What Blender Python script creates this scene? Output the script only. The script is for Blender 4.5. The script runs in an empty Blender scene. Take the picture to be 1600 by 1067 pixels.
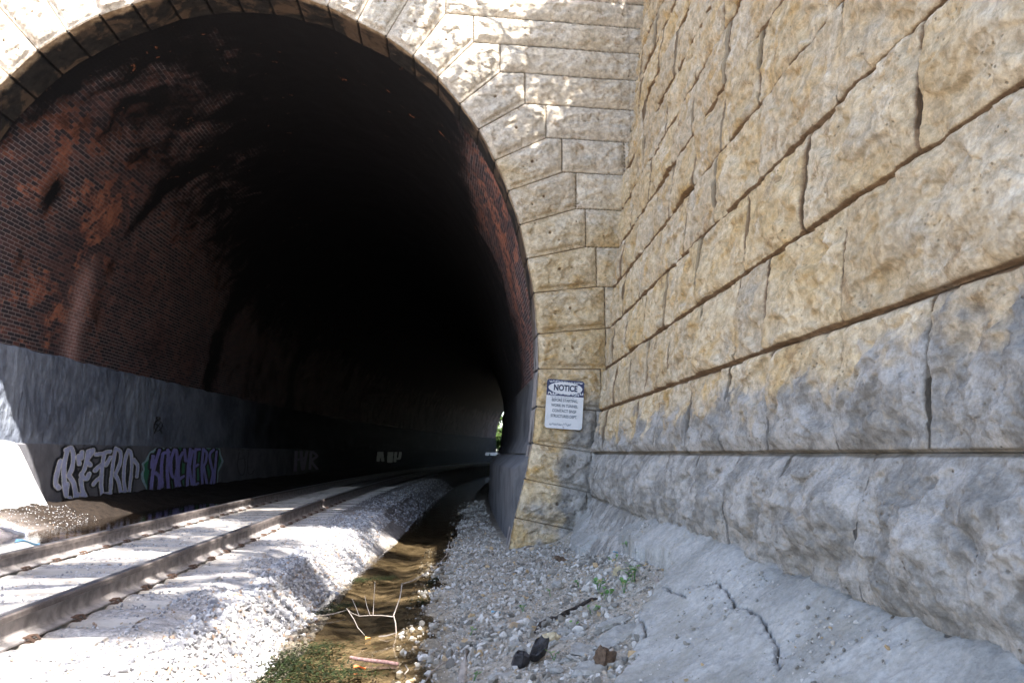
import bpy, bmesh, math, random
import numpy as np
from mathutils import Vector
random.seed(7); RNG = np.random.default_rng(11)
SC = bpy.context.scene
COL = SC.collection
PI = math.pi

# ------------------------------------------------------------------ camera
F = 1291.0
PHI = math.atan((708 - 533.5) / F)
cam_d = bpy.data.cameras.new('camera'); cam = bpy.data.objects.new('camera', cam_d); COL.objects.link(cam)
cam_d.sensor_width = 36.0; cam_d.lens = F / 1600 * 36.0; cam_d.clip_start = 0.05; cam_d.clip_end = 1000
cam.location = (0, 0, 0); cam.rotation_euler = (PI / 2 + PHI, 0, 0)
SC.camera = cam
# ------------------------------------------------------------------ world, sun, exposure
SUN_EL, SUN_TRAVEL = math.radians(56), (-0.55, 0.835)
w = bpy.data.worlds.new('World'); SC.world = w; w.use_nodes = True
nt = w.node_tree; nt.nodes.clear()
sky = nt.nodes.new('ShaderNodeTexSky'); sky.sky_type = 'NISHITA'; sky.sun_disc = False
sky.sun_elevation = SUN_EL; sky.sun_rotation = math.atan2(-SUN_TRAVEL[0], -SUN_TRAVEL[1])
sky.air_density = 1.0; sky.dust_density = 1.5
bg = nt.nodes.new('ShaderNodeBackground'); bg.inputs['Strength'].default_value = 0.13
wo = nt.nodes.new('ShaderNodeOutputWorld')
nt.links.new(sky.outputs[0], bg.inputs[0]); nt.links.new(bg.outputs[0], wo.inputs[0])
ld = bpy.data.lights.new('sun', 'SUN'); ld.energy = 4.6; ld.angle = math.radians(0.55); ld.color = (1.0, 0.95, 0.87)
lo = bpy.data.objects.new('sun', ld); COL.objects.link(lo)
h = math.cos(SUN_EL)
SUND = Vector((SUN_TRAVEL[0] * h, SUN_TRAVEL[1] * h, -math.sin(SUN_EL)))
lo.rotation_euler = SUND.to_track_quat('-Z', 'Y').to_euler(); lo.location = (20, -30, 40)
SC.view_settings.view_transform = 'Standard'; SC.view_settings.look = 'None'
SC.view_settings.gamma = 1.0; SC.view_settings.exposure = 2.25
SC.render.engine = 'CYCLES'
SC.cycles.use_denoising = True; SC.cycles.denoising_input_passes = 'RGB_ALBEDO'
SC.cycles.max_bounces = 8; SC.cycles.diffuse_bounces = 5; SC.cycles.transparent_max_bounces = 12
SC.cycles.sample_clamp_indirect = 6.0

# ------------------------------------------------------------------ maths helpers
_c, _s = math.cos(PHI), math.sin(PHI)
def ray(u, v):
    x = (u - 800) / F; y = (533.5 - v) / F
    return np.array([x, _c - _s * y, _s + _c * y])
_perm = RNG.permutation(256); _perm = np.concatenate([_perm, _perm, _perm])
_g = RNG.normal(size=(256, 3)); _g /= np.linalg.norm(_g, axis=1)[:, None]
def perlin(x, y, z=0.0):
    x, y, z = np.broadcast_arrays(np.asarray(x, float), np.asarray(y, float), np.asarray(z, float))
    xi = np.floor(x).astype(int); yi = np.floor(y).astype(int); zi = np.floor(z).astype(int)
    fx, fy, fz = x - xi, y - yi, z - zi
    xi &= 255; yi &= 255; zi &= 255
    u, v, w_ = [t * t * t * (t * (t * 6 - 15) + 10) for t in (fx, fy, fz)]
    def g(a, b, c_):
        k = _perm[_perm[_perm[(xi + a) & 255] + ((yi + b) & 255)] + ((zi + c_) & 255)]
        gg = _g[k]
        return gg[..., 0] * (fx - a) + gg[..., 1] * (fy - b) + gg[..., 2] * (fz - c_)
    l = lambda a, b, t: a + (b - a) * t
    return l(l(l(g(0,0,0), g(1,0,0), u), l(g(0,1,0), g(1,1,0), u), v), l(l(g(0,0,1), g(1,0,1), u), l(g(0,1,1), g(1,1,1), u), v), w_) * 1.5
def fbm(x, y, z=0.0, o=4, gain=.5):
    r = 0; a = 1; f = 1
    for i in range(o):
        r = r + a * perlin(np.asarray(x) * f, np.asarray(y) * f, np.asarray(z) * f + 7.3 * i); a *= gain; f *= 2.03
    return r
def ridged(x, y, z=0.0, o=4):
    r = 0; a = 1; f = 1
    for i in range(o):
        r = r + a * (1 - 2 * np.abs(perlin(np.asarray(x) * f, np.asarray(y) * f, np.asarray(z) * f + 3.1 * i))); a *= .5; f *= 2.1
    return r / 2
def sstep(a, b, x):
    t = np.clip((x - a) / (b - a), 0, 1); return t * t * (3 - 2 * t)
def segdist(px, py, a, b):
    ax, ay = a; bx, by = b; dx, dy = bx - ax, by - ay
    t = np.clip(((px - ax) * dx + (py - ay) * dy) / (dx * dx + dy * dy + 1e-12), 0, 1)
    return np.hypot(px - ax - t * dx, py - ay - t * dy)
def inpoly(px, py, poly):
    r = np.zeros(np.shape(px), bool); n = len(poly)
    for i in range(n):
        x1, y1 = poly[i]; x2, y2 = poly[(i + 1) % n]
        if y1 == y2: continue
        cnd = ((y1 > py) != (y2 > py)) & (px < (x2 - x1) * (py - y1) / (y2 - y1) + x1)
        r ^= cnd
    return r

# ------------------------------------------------------------------ object helpers
def tag(o, label=None, cat=None, group=None, kind=None):
    if label: o['label'] = label
    if cat: o['category'] = cat
    if group: o['group'] = group
    if kind: o['kind'] = kind
    return o
def link(name, data, parent=None):
    o = bpy.data.objects.new(name, data); COL.objects.link(o)
    if parent is not None: o.parent = parent
    return o
def empty(name, loc=(0, 0, 0), rz=0.0):
    o = bpy.data.objects.new(name, None); COL.objects.link(o); o.location = loc; o.rotation_euler = (0, 0, rz)
    o.empty_display_size = .2
    return o
def raw_mesh(name, V, faces, mats, attrs=None, mi=None, smooth=True, uv=None):
    """faces: (n,k) int array with constant k"""
    me = bpy.data.meshes.new(name); V = np.asarray(V, np.float32).reshape(-1, 3); faces = np.asarray(faces, np.int32)
    n, k = faces.shape
    me.vertices.add(len(V)); me.vertices.foreach_set('co', V.ravel())
    me.loops.add(n * k); me.loops.foreach_set('vertex_index', faces.ravel())
    me.polygons.add(n); me.polygons.foreach_set('loop_start', np.arange(0, n * k, k, dtype=np.int32))
    try: me.polygons.foreach_set('loop_total', np.full(n, k, np.int32))
    except Exception: pass
    me.polygons.foreach_set('use_smooth', np.full(n, smooth, bool))
    for m in (mats if isinstance(mats, (list, tuple)) else [mats]): me.materials.append(m)
    if mi is not None: me.polygons.foreach_set('material_index', np.asarray(mi, np.int32))
    for an, av in (attrs or {}).items():
        av = np.asarray(av, np.float32)
        if av.ndim == 1:
            a = me.attributes.new(an, 'FLOAT', 'POINT'); a.data.foreach_set('value', av)
        else:
            a = me.attributes.new(an, 'FLOAT_COLOR', 'POINT')
            c4 = np.ones((len(av), 4), np.float32); c4[:, :3] = av; a.data.foreach_set('color', c4.ravel())
    if uv is not None:
        ul = me.uv_layers.new(name='UVMap'); ul.data.foreach_set('uv', np.asarray(uv, np.float32)[faces.ravel()].ravel())
    me.update(calc_edges=True); me.validate()
    return me
def grid_faces(nu, nv, mask=None, flip=False):
    i = np.arange(nu - 1)[:, None]; j = np.arange(nv - 1)[None, :]
    a = i * nv + j; f = np.stack([a, a + nv, a + nv + 1, a + 1], -1)
    if flip: f = f[..., ::-1]
    if mask is not None: f = f[mask]
    return f.reshape(-1, 4)
def compact(V, faces, attrs, uv=None):
    used = np.unique(faces); mp = np.full(len(V), -1, np.int64); mp[used] = np.arange(len(used))
    return V[used], mp[faces], {k: v[used] for k, v in attrs.items()}, (None if uv is None else uv[used])
def grid_obj(name, P, mats, parent=None, attrs=None, mask=None, flip=False, smooth=True, uv=None):
    nu, nv = P.shape[:2]; V = P.reshape(-1, 3); at = {k: (v.reshape(-1) if v.ndim == 2 else v.reshape(-1, 3)) for k, v in (attrs or {}).items()}
    u2 = None if uv is None else uv.reshape(-1, 2)
    f = grid_faces(nu, nv, mask, flip)
    if mask is not None: V, f, at, u2 = compact(V, f, at, u2)
    return link(name, raw_mesh(name, V, f, mats, at, smooth=smooth, uv=u2), parent)
def tube(pts, rad, seg=7, caps=True):
    """returns V, quads for a tapered tube along pts"""
    pts = [Vector(p) for p in pts]; V = []; Fq = []
    if not hasattr(rad, '__len__'): rad = [rad] * len(pts)
    up = Vector((.13, .21, 1)).normalized()
    for i, p in enumerate(pts):
        t = (pts[min(i + 1, len(pts) - 1)] - pts[max(i - 1, 0)]).normalized()
        a = t.cross(up)
        if a.length < .1: a = t.cross(Vector((1, 0, .1)))
        a.normalize(); b = t.cross(a)
        for k in range(seg):
            an = 2 * PI * k / seg; V.append(tuple(p + (a * math.cos(an) + b * math.sin(an)) * rad[i]))
    for i in range(len(pts) - 1):
        for k in range(seg):
            k2 = (k + 1) % seg
            Fq.append((i * seg + k, i * seg + k2, (i + 1) * seg + k2, (i + 1) * seg + k))
    if caps:
        for base, i0 in ((0, pts[0]), ((len(pts) - 1) * seg, pts[-1])):
            V.append(tuple(i0)); cidx = len(V) - 1
            for k in range(seg): Fq.append((base + k, base + (k + 1) % seg, cidx, cidx))
    return V, Fq
def poly_mesh(name, V, Fs, mats, parent=None, smooth=True, mi=None):
    me = bpy.data.meshes.new(name)
    Fs2 = []
    for f in Fs:
        g = []
        for x in f:
            if x not in g: g.append(x)
        Fs2.append(g)
    me.from_pydata([tuple(v) for v in V], [], Fs2)
    for m in (mats if isinstance(mats, (list, tuple)) else [mats]): me.materials.append(m)
    for i, p in enumerate(me.polygons):
        p.use_smooth = smooth
        if mi is not None: p.material_index = mi[i]
    me.update()
    return link(name, me, parent)
def merge(parts):
    V = []; Fs = []
    for v, f in parts:
        b = len(V); V += list(v); Fs += [tuple(x + b for x in q) for q in f]
    return V, Fs
def boxvf(x0, x1, y0, y1, z0, z1):
    V = [(x, y, z) for z in (z0, z1) for y in (y0, y1) for x in (x0, x1)]
    return V, [(0, 2, 3, 1), (4, 5, 7, 6), (0, 1, 5, 4), (2, 6, 7, 3), (0, 4, 6, 2), (1, 3, 7, 5)]

# ------------------------------------------------------------------ node helpers
class NM:
    def __init__(s, name, rough=.9, spec=.3):
        s.m = bpy.data.materials.new(name); s.m.use_nodes = True; s.t = s.m.node_tree; s.t.nodes.clear()
        s.out = s.t.nodes.new('ShaderNodeOutputMaterial'); s.b = s.t.nodes.new('ShaderNodeBsdfPrincipled')
        s.t.links.new(s.b.outputs[0], s.out.inputs[0]); s.b.inputs['Roughness'].default_value = rough
        s.b.inputs['Specular IOR Level'].default_value = spec
    def n(s, typ, **kw):
        nd = s.t.nodes.new(typ)
        for k, v in kw.items(): setattr(nd, k, v)
        return nd
    def set(s, inp, val):
        if hasattr(val, 'bl_idname') or isinstance(val, bpy.types.NodeSocket): s.t.links.new(val, inp)
        else:
            if isinstance(val, (tuple, list)) and len(val) == 3 and inp.type == 'RGBA': val = (*val, 1)
            inp.default_value = val
    def coord(s, which='Object', scale=(1, 1, 1)):
        tc = s.n('ShaderNodeTexCoord'); mp = s.n('ShaderNodeMapping'); s.t.links.new(tc.outputs[which], mp.inputs[0])
        mp.inputs['Scale'].default_value = scale; return mp.outputs[0]
    def noise(s, vec, scale, detail=4, rough=.55, dist=0.0, off=None):
        nd = s.n('ShaderNodeTexNoise'); nd.inputs['Scale'].default_value = scale; nd.inputs['Detail'].default_value = detail
        nd.inputs['Roughness'].default_value = rough; nd.inputs['Distortion'].default_value = dist
        if off is not None:
            ad = s.n('ShaderNodeVectorMath', operation='ADD'); s.t.links.new(vec, ad.inputs[0]); ad.inputs[1].default_value = off; vec = ad.outputs[0]
        s.t.links.new(vec, nd.inputs['Vector']); return nd.outputs['Fac']
    def ramp(s, fac, a, b, va=0.0, vb=1.0):
        nd = s.n('ShaderNodeMapRange'); nd.interpolation_type = 'SMOOTHSTEP'
        s.set(nd.inputs['Value'], fac); nd.inputs['From Min'].default_value = a; nd.inputs['From Max'].default_value = b
        nd.inputs['To Min'].default_value = va; nd.inputs['To Max'].default_value = vb; return nd.outputs[0]
    def math(s, op, a, b=0.0):
        nd = s.n('ShaderNodeMath', operation=op); s.set(nd.inputs[0], a); s.set(nd.inputs[1], b); return nd.outputs[0]
    def mix(s, fac, a, b, mode='MIX'):
        nd = s.n('ShaderNodeMix', data_type='RGBA', blend_type=mode)
        s.set(nd.inputs[0], fac); s.set(nd.inputs[6], a); s.set(nd.inputs[7], b); return nd.outputs[2]
    def attr(s, name, col=False):
        nd = s.n('ShaderNodeAttribute'); nd.attribute_name = name; return nd.outputs['Color' if col else 'Fac']
    def bump(s, hgt, strength=.5, dist=.01, prev=None):
        nd = s.n('ShaderNodeBump'); nd.inputs['Strength'].default_value = strength; nd.inputs['Distance'].default_value = dist
        s.set(nd.inputs['Height'], hgt)
        if prev is not None: s.t.links.new(prev, nd.inputs['Normal'])
        return nd.outputs[0]
    def done(s, color=None, normal=None, rough=None):
        if color is not None: s.set(s.b.inputs['Base Color'], color)
        if normal is not None: s.set(s.b.inputs['Normal'], normal)
        if rough is not None: s.set(s.b.inputs['Roughness'], rough)
        return s.m
def simple(name, col, rough=.85, var=.25, sc=8, metal=0.0, bump=0.0, spec=.3):
    k = NM(name, rough, spec); v = k.coord(); n = k.noise(v, sc, 5)
    d = tuple(max(0, c * (1 - var)) for c in col); u = tuple(min(1, c * (1 + var)) for c in col)
    c_ = k.mix(k.ramp(n, .3, .7), d, u); k.b.inputs['Metallic'].default_value = metal
    nm = k.bump(k.noise(v, sc * 6, 5), bump, .01) if bump else None
    return k.done(c_, nm)

# ------------------------------------------------------------------ setting out (metres, eye at the origin)
T0 = np.array([-.0766, .99706]); N0 = np.array([.99706, .0766])
A0 = np.array([-4.18, 12.21]); RAD = 324.0
def axis(s, m):
    s = np.asarray(s, float); m = np.asarray(m, float)
    th = np.where(s > 0, s / RAD, 0.0)
    a = np.where(s > 0, RAD * np.sin(th), s) - m * np.sin(th)
    b = np.where(s > 0, RAD * (1 - np.cos(th)), 0) + m * np.cos(th)
    return A0 + a[..., None] * T0 + b[..., None] * N0
def sm_of(x, y):
    dx = np.asarray(x, float) - A0[0]; dy = np.asarray(y, float) - A0[1]
    a = dx * T0[0] + dy * T0[1]; b = dx * N0[0] + dy * N0[1]
    th = np.arctan2(a, RAD - b)
    return np.where(a > 0, RAD * th, a), np.where(a > 0, RAD - np.hypot(a, RAD - b), b)
PA = math.radians(8.5); DV = np.array([math.cos(PA), math.sin(PA)]); NV = np.array([DV[1], -DV[0]])  # NV: out of the portal, towards the eye
def portal(u, z, d=0.0):
    u = np.asarray(u, float); z = np.asarray(z, float); d = np.asarray(d, float)
    u, z, d = np.broadcast_arrays(u, z, d)
    return np.stack([A0[0] + u * DV[0] + d * NV[0], A0[1] + u * DV[1] + d * NV[1], z], -1)
def portal_px(px, py):
    r = ray(px, py); t = (A0 @ NV) / (r[:2] @ NV); p = r * t
    return float((p[:2] - A0) @ DV), float(p[2])
def lining(s, u, z):
    s, u, z = np.broadcast_arrays(np.asarray(s, float), np.asarray(u, float), np.asarray(z, float))
    an = math.radians(4.39) - np.maximum(s, 0) / RAD + math.radians(4.11) * np.clip(1 - s / 7.0, 0, 1)
    c0 = axis(s, np.zeros_like(s))
    return np.stack([c0[..., 0] + u * np.cos(an), c0[..., 1] + u * np.sin(an), z], -1)
WD0, WDY, BAT, CH = 1.775, -.035, .128, .655
def wingx(y, z): return WD0 + WDY * y + BAT * z
# ground height
def G(s, m, rough=False):
    s = np.asarray(s, float); m = np.asarray(m, float); s, m = np.broadcast_arrays(s, m)
    mL = np.interp(s, [-6, -3, 2, 30], [1.92, 1.95, 2.4, 2.6]); mR = np.interp(s, [-7, -3, 0, 12, 30], [3.15, 3.1, 3.3, 3.75, 3.8])
    mc = np.where(m <= 1.3, m, np.where(m < mL, 1.3 + (m - 1.3) / (mL - 1.3) * .7, np.where(m < mR, 2 + (m - mL) / (mR - mL) * 1.1, 3.1 + (m - mR) / (5.6 - mR) * 2.5)))
    near = np.interp(mc, [-40, -4.6, -4.0, -3.4, -2.9, -2.1, -1.4, 1.3, 1.7, 2.0, 2.5, 3.1, 3.5, 4.2, 4.8, 5.3, 6], [-1.0, -.98, -1.0, -1.16, -1.27, -1.29, -1.09, -1.085, -1.16, -1.52, -1.60, -1.5, -1.42, -1.24, -.98, -.78, -.7])
    far = np.interp(mc, [-40, -4.6, -4.0, -3.4, -2.9, -2.1, -1.4, 1.3, 1.7, 2.0, 2.5, 3.1, 3.5, 4.2, 4.8, 5.4, 6], [-1.0, -.98, -1.0, -1.16, -1.27, -1.27, -1.09, -1.085, -1.17, -1.52, -1.60, -1.5, -1.45, -1.41, -1.34, -1.06, -1.0])
    t = sstep(-6, -1.0, s); z = near * (1 - t) + far * t
    z = z + np.where(s > 6, sstep(6, 10, s) * np.interp(m, [-4.2, -3, -1.8, -1.3], [0, .1, .08, 0]), 0)
    # mud islands in the puddle outside the portal
    z = z + .13 * np.exp(-(((s + .2) / 1.3) ** 2 + ((m + 3.6) / .6) ** 2)) + .1 * np.exp(-(((s - 5.5) / 2.5) ** 2 + ((m + 3.75) / .5) ** 2))
    if rough:
        off = sstep(1.1, 1.5, np.abs(m)); bed = sstep(-1.45, -1.53, z)
        z = z + (.012 + .026 * off) * fbm(s * 1.3, m * 1.3, 1.0, 4) * (1 - .5 * bed) + .012 * fbm(s * 7, m * 7, 2.0, 3)
        mud = sstep(-2.9, -3.4, m) * sstep(-4, 0, s)
        z = z + mud * (.07 * ridged(s * 1.2, m * 1.6, 5.0, 4) + .035 * fbm(s * 5, m * 5, 9., 3))
        # ballast heaped between the sleepers, fines against the rails
    return z
def ground_hit(px, py, z_add=0.0):
    r = ray(px, py); lo_, hi_ = 2.0, 60.0; t = lo_
    while t < hi_:
        p = r * t; s, m = sm_of(p[0], p[1])
        if p[2] < float(G(s, m)) + z_add: break
        t += .03
    a, b = t - .03, t
    for _ in range(20):
        c = (a + b) / 2; p = r * c; s, m = sm_of(p[0], p[1])
        if p[2] < float(G(s, m)) + z_add: b = c
        else: a = c
    return r * b
def zhit(px, py, z):
    r = ray(px, py); return r * (z / r[2])

# ------------------------------------------------------------------ materials
def mat_stone(name, warm=1.0):
    k = NM(name, .93, .2); v0 = k.coord(); cb = k.n('ShaderNodeCombineXYZ')
    for i_, m_ in enumerate((31., 17., 23.)): k.set(cb.inputs[i_], k.math('MULTIPLY', k.attr('blk'), m_))
    ad = k.n('ShaderNodeVectorMath', operation='ADD'); k.t.links.new(v0, ad.inputs[0]); k.t.links.new(cb.outputs[0], ad.inputs[1]); v = ad.outputs[0]
    n1 = k.noise(v, .9, 5, .6, .4); n2 = k.noise(v, 3.1, 6, .65, .6, off=(3, 5, 1)); n3 = k.noise(v, 14, 6, .7, 0, off=(1, 9, 4)); n4 = k.noise(v, 70, 4, .7)
    sand = (.54, .415, .235); pale = (.64, .54, .38); gold = (.50, .33, .13); brown = (.27, .165, .08); grey = (.45, .42, .36)
    blk = k.attr('blk')
    c = k.mix(k.ramp(n1, .35, .65), sand, pale)
    c = k.mix(k.ramp(blk, 0, 1, 0, .55), c, (.44, .38, .30)); c = k.mix(k.ramp(k.attr('warm'), .5, .1, 0, .7), c, (.66, .61, .54))
    c = k.mix(k.math('MULTIPLY', k.ramp(n2, .46, .70, 0, .8), k.attr('warm')), c, gold)
    c = k.mix(k.ramp(k.noise(v, 1.7, 8, .68, .5, off=(27, 2, 8)), .56, .62, 0, .5), c, (.66, .60, .49))
    c = k.mix(k.ramp(k.noise(v, 4.2, 8, .7, .5, off=(7, 2, 8)), .56, .66, 0, .6), c, brown)
    c = k.mix(k.ramp(k.noise(v, 2.0, 5, .6, .3, off=(17, 12, 3)), .5, .75, 0, .6), c, grey)
    c = k.mix(k.ramp(k.attr('joint'), .1, .8, 0, .85), c, (.17, .10, .055))
    v = v0
    gr = k.mix(k.ramp(k.noise(v, 3.3, 6, .65, .3, off=(4, 4, 9)), .38, .62), (.24, .235, .225), (.42, .41, .395))
    gr = k.mix(k.ramp(n3, .50, .70, 0, .55), gr, (.25, .20, .14))
    gr = k.mix(k.ramp(k.attr('joint'), .1, .8, 0, .7), gr, (.13, .105, .07))
    c = k.mix(k.attr('grey'), c, gr)
    c = k.mix(k.ramp(n3, .3, .7), k.mix(1.0, c, (.66, .64, .62), 'MULTIPLY'), k.mix(1.0, c, (1.22, 1.22, 1.22), 'MULTIPLY'))
    c = k.mix(k.ramp(n4, .35, .65), k.mix(1.0, c, (.8, .79, .78), 'MULTIPLY'), c)
    pit = k.n('ShaderNodeTexVoronoi'); pit.inputs['Scale'].default_value = 26; k.t.links.new(v, pit.inputs['Vector']); pit.inputs['Randomness'].default_value = 1
    pitm = k.math('MULTIPLY', k.ramp(pit.outputs['Distance'], .22, .08), k.ramp(k.noise(v, 5, 3, .5, 0, off=(2, 2, 2)), .5, .62))
    c = k.mix(k.math('MULTIPLY', pitm, .6), c, (.14, .11, .08))
    b = k.bump(k.math('ADD', k.math('MULTIPLY', n3, 1.0), k.math('MULTIPLY', n4, .10)), 1.0, .022)
    b = k.bump(k.math('SUBTRACT', 1.0, pitm), .8, .012, b)
    gv = k.noise(v, 120, 3, .8, 0, off=(5, 5, 5))
    b = k.bump(k.noise(v, 34, 4, .6, 0, off=(6, 1, 5)), .5, .010, b); c = k.mix(k.ramp(gv, .58, .72, 0, .45), c, k.mix(1.0, c, (.45, .42, .38), 'MULTIPLY')); c = k.mix(k.ramp(gv, .42, .30, 0, .4), c, k.mix(1.0, c, (1.4, 1.4, 1.4), 'MULTIPLY'))
    return k.done(c, b)
M_STONE = mat_stone('sandstone')
def mat_soffit():
    k = NM('sooty_stone', .85, .3); v = k.coord()
    n = k.noise(v, 1.7, 6, .65, .6); n2 = k.noise(v, 9, 5, .6)
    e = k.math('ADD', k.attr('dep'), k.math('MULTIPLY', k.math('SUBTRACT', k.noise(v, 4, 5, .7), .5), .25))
    soot_dark = k.mix(k.ramp(n2, .3, .7), (.012, .011, .011), (.03, .026, .023))
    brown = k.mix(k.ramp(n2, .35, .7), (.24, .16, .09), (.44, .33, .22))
    c = k.mix(k.ramp(e, .07, .20), brown, soot_dark)
    c = k.mix(k.math('MULTIPLY', k.ramp(n, .50, .60), .6), c, (.13, .085, .055))
    c = k.mix(k.ramp(k.noise(v, 5, 4, .7, .8, off=(9, 1, 1)), .70, .74), c, (.38, .28, .2))
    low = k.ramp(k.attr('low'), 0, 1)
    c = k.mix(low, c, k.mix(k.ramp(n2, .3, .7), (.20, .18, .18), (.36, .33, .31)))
    c = k.mix(k.ramp(k.attr('joint'), .2, .9, 0, .9), c, (.008, .007, .007))
    return k.done(c, k.bump(k.noise(v, 25, 5, .6), .5, .01), rough=.75)
M_SOFF = mat_soffit()
def mat_brick():
    k = NM('sooty_brick', .85, .25)
    tc = k.n('ShaderNodeUVMap'); uv = tc.outputs[0]
    br = k.n('ShaderNodeTexBrick'); k.t.links.new(uv, br.inputs['Vector']); br.offset = .5
    br.inputs['Scale'].default_value = 1; br.inputs['Brick Width'].default_value = .21; br.inputs['Row Height'].default_value = .072
    br.inputs['Mortar Size'].default_value = .007; br.inputs['Mortar Smooth'].default_value = .2; br.inputs['Bias'].default_value = -.1
    br.inputs['Color1'].default_value = (0, 0, 0, 1); br.inputs['Color2'].default_value = (1, 1, 1, 1); br.inputs['Mortar'].default_value = (.5, .5, .5, 1)
    mort = br.outputs['Fac']; rnd = br.outputs['Color']
    v = k.coord()
    n1 = k.noise(v, .33, 5, .6, .5); n2 = k.noise(v, 1.1, 6, .68, .6, off=(5, 3, 2)); n3 = k.noise(v, 4, 6, .7, .4, off=(1, 8, 3))
    red = k.mix(k.ramp(n3, .35, .65), (.18, .065, .045), (.46, .17, .10))
    dark = k.mix(k.ramp(rnd, 0, 1), (.044, .036, .042), (.14, .066, .057))
    redm = k.math('MULTIPLY', k.ramp(k.math('ADD', n2, k.math('MULTIPLY', k.math('SUBTRACT', rnd, .5), .10)), .5, .6), k.attr('red'))
    c = k.mix(redm, dark, red)
    c = k.mix(k.math('MULTIPLY', mort, k.ramp(n1, .35, .6, .25, .85)), c, (.32, .27, .26))
    so = k.math('ADD', k.attr('soot_dark'), k.math('MULTIPLY', k.math('SUBTRACT', n2, .5), 1.3))
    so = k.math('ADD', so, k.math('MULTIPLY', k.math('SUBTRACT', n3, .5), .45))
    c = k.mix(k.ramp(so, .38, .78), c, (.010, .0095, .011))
    c = k.mix(k.math('MULTIPLY', k.ramp(n3, .66, .70), k.ramp(k.attr('soot_dark'), 1.5, .9)), c, (.3, .12, .06))
    c = k.mix(k.math('MULTIPLY', k.attr('pale_streak'), k.ramp(n3, .3, .6, .5, 1.0)), c, k.mix(mort, (.48, .25, .21), (.62, .52, .5)))
    hgt = k.math('SUBTRACT', 1.0, mort)
    b = k.bump(hgt, .7, .008); b = k.bump(n3, .4, .02, b)
    return k.done(c, b, rough=.82)
M_BRICK = mat_brick()
def mat_gunite():
    k = NM('grey_plaster', .8, .12); v = k.coord(); n = k.noise(v, .8, 5, .6, .4); n2 = k.noise(v, 6, 6, .65)
    c = k.mix(k.ramp(n, .35, .65), (.19, .215, .28), (.34, .375, .45)); c = k.mix(k.ramp(n2, .3, .75), k.mix(1.0, c, (.75, .75, .75), 'MULTIPLY'), c)
    c = k.mix(k.ramp(k.attr('soot_dark'), 0, 1), c, (.010, .010, .012))
    lump = k.noise(k.coord(scale=(1, 1, .7)), 8, 4, .55, .3)
    b = k.bump(lump, .8, .06); b = k.bump(n2, .4, .01, b)
    return k.done(c, b)
M_GUN = mat_gunite()
def mat_conc(name, a, b_, stain=(.1, .09, .08)):
    k = NM(name, .88, .1); v = k.coord(); n = k.noise(v, 1.4, 6, .65, .5); n2 = k.noise(v, 20, 5, .6)
    c = k.mix(k.ramp(n, .3, .7), a, b_)
    st = k.noise(k.coord(scale=(3, 3, .35)), 3, 5, .6); c = k.mix(k.ramp(st, .55, .75, 0, .5), c, stain)
    c = k.mix(k.ramp(n2, .3, .7, 0, .3), c, a); c = k.mix(k.attr('soot_dark'), c, (.010, .010, .012))
    return k.done(c, k.bump(n2, .35, .006))
M_BASE = mat_conc('old_wall_concrete', (.15, .15, .17), (.25, .25, .275))
M_KERB = mat_conc('jamb_concrete', (.09, .09, .098), (.19, .19, .20), (.04, .038, .035))
M_WHITE = mat_conc('white_concrete', (.62, .62, .62), (.8, .8, .8), (.5, .48, .46))  # near-white concrete for the buttress block
def mat_ground():
    k = NM('ballast_fines', .95, .2); v = k.coord()
    n1 = k.noise(v, 1.1, 5, .6, .4); n2 = k.noise(v, 9, 6, .7); n3 = k.noise(v, 45, 5, .75); n4 = k.noise(k.coord(scale=(.5, 2.2, 1)), 3, 5, .6, .4)
    fine = k.mix(k.ramp(n2, .3, .7), (.27, .25, .245), (.47, .45, .44)); fine = k.mix(k.ramp(n4, .5, .72, 0, .55), fine, (.36, .30, .235))
    right = k.mix(k.ramp(n2, .3, .7), (.25, .21, .165), (.44, .40, .34))
    bed = k.mix(k.ramp(k.noise(v, 4, 6, .65, .6), .35, .65), (.10, .08, .052), (.34, .28, .20)); bed = k.mix(k.ramp(n2, .5, .7, 0, .6), bed, (.07, .06, .03))
    mud = k.mix(k.ramp(n2, .3, .7), (.022, .016, .013), (.055, .04, .03))
    mud_lit = k.mix(k.ramp(n2, .3, .7), (.36, .31, .29), (.62, .55, .52))  # mud outside the portal, with sunlight painted into its colour
    c = k.mix(k.attr('right'), fine, right); c = k.mix(k.attr('mud'), c, k.mix(k.attr('paler'), mud, mud_lit)); c = k.mix(k.attr('bed'), c, bed)
    c = k.mix(k.ramp(n3, .3, .7), k.mix(1.0, c, (.6, .6, .6), 'MULTIPLY'), k.mix(1.0, c, (1.15, 1.15, 1.15), 'MULTIPLY'))
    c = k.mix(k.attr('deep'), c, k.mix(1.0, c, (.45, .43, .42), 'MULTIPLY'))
    b = k.bump(n3, .5, .012); b = k.bump(n2, .6, .03, b)
    return k.done(c, b)
M_GROUND = mat_ground()
def mat_rocks(name, cols):
    k = NM(name, .92, .25); r = k.attr('rnd'); v = k.coord(); n = k.noise(v, 60, 4, .6)
    c = k.mix(k.ramp(r, 0, .5), cols[0], cols[1]); c = k.mix(k.ramp(r, .5, .85), c, cols[2]); c = k.mix(k.ramp(r, .93, .96), c, cols[3])
    c = k.mix(k.ramp(n, .3, .7), k.mix(1.0, c, (.8, .8, .8), 'MULTIPLY'), c)
    return k.done(c, k.bump(n, .5, .004))
M_BALL = mat_rocks('ballast_rock', [(.18, .18, .2), (.35, .35, .37), (.5, .49, .49), (.3, .22, .17)])
M_GRAV = mat_rocks('gravel_rock', [(.16, .15, .135), (.35, .33, .295), (.52, .50, .47), (.40, .29, .17)])
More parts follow.
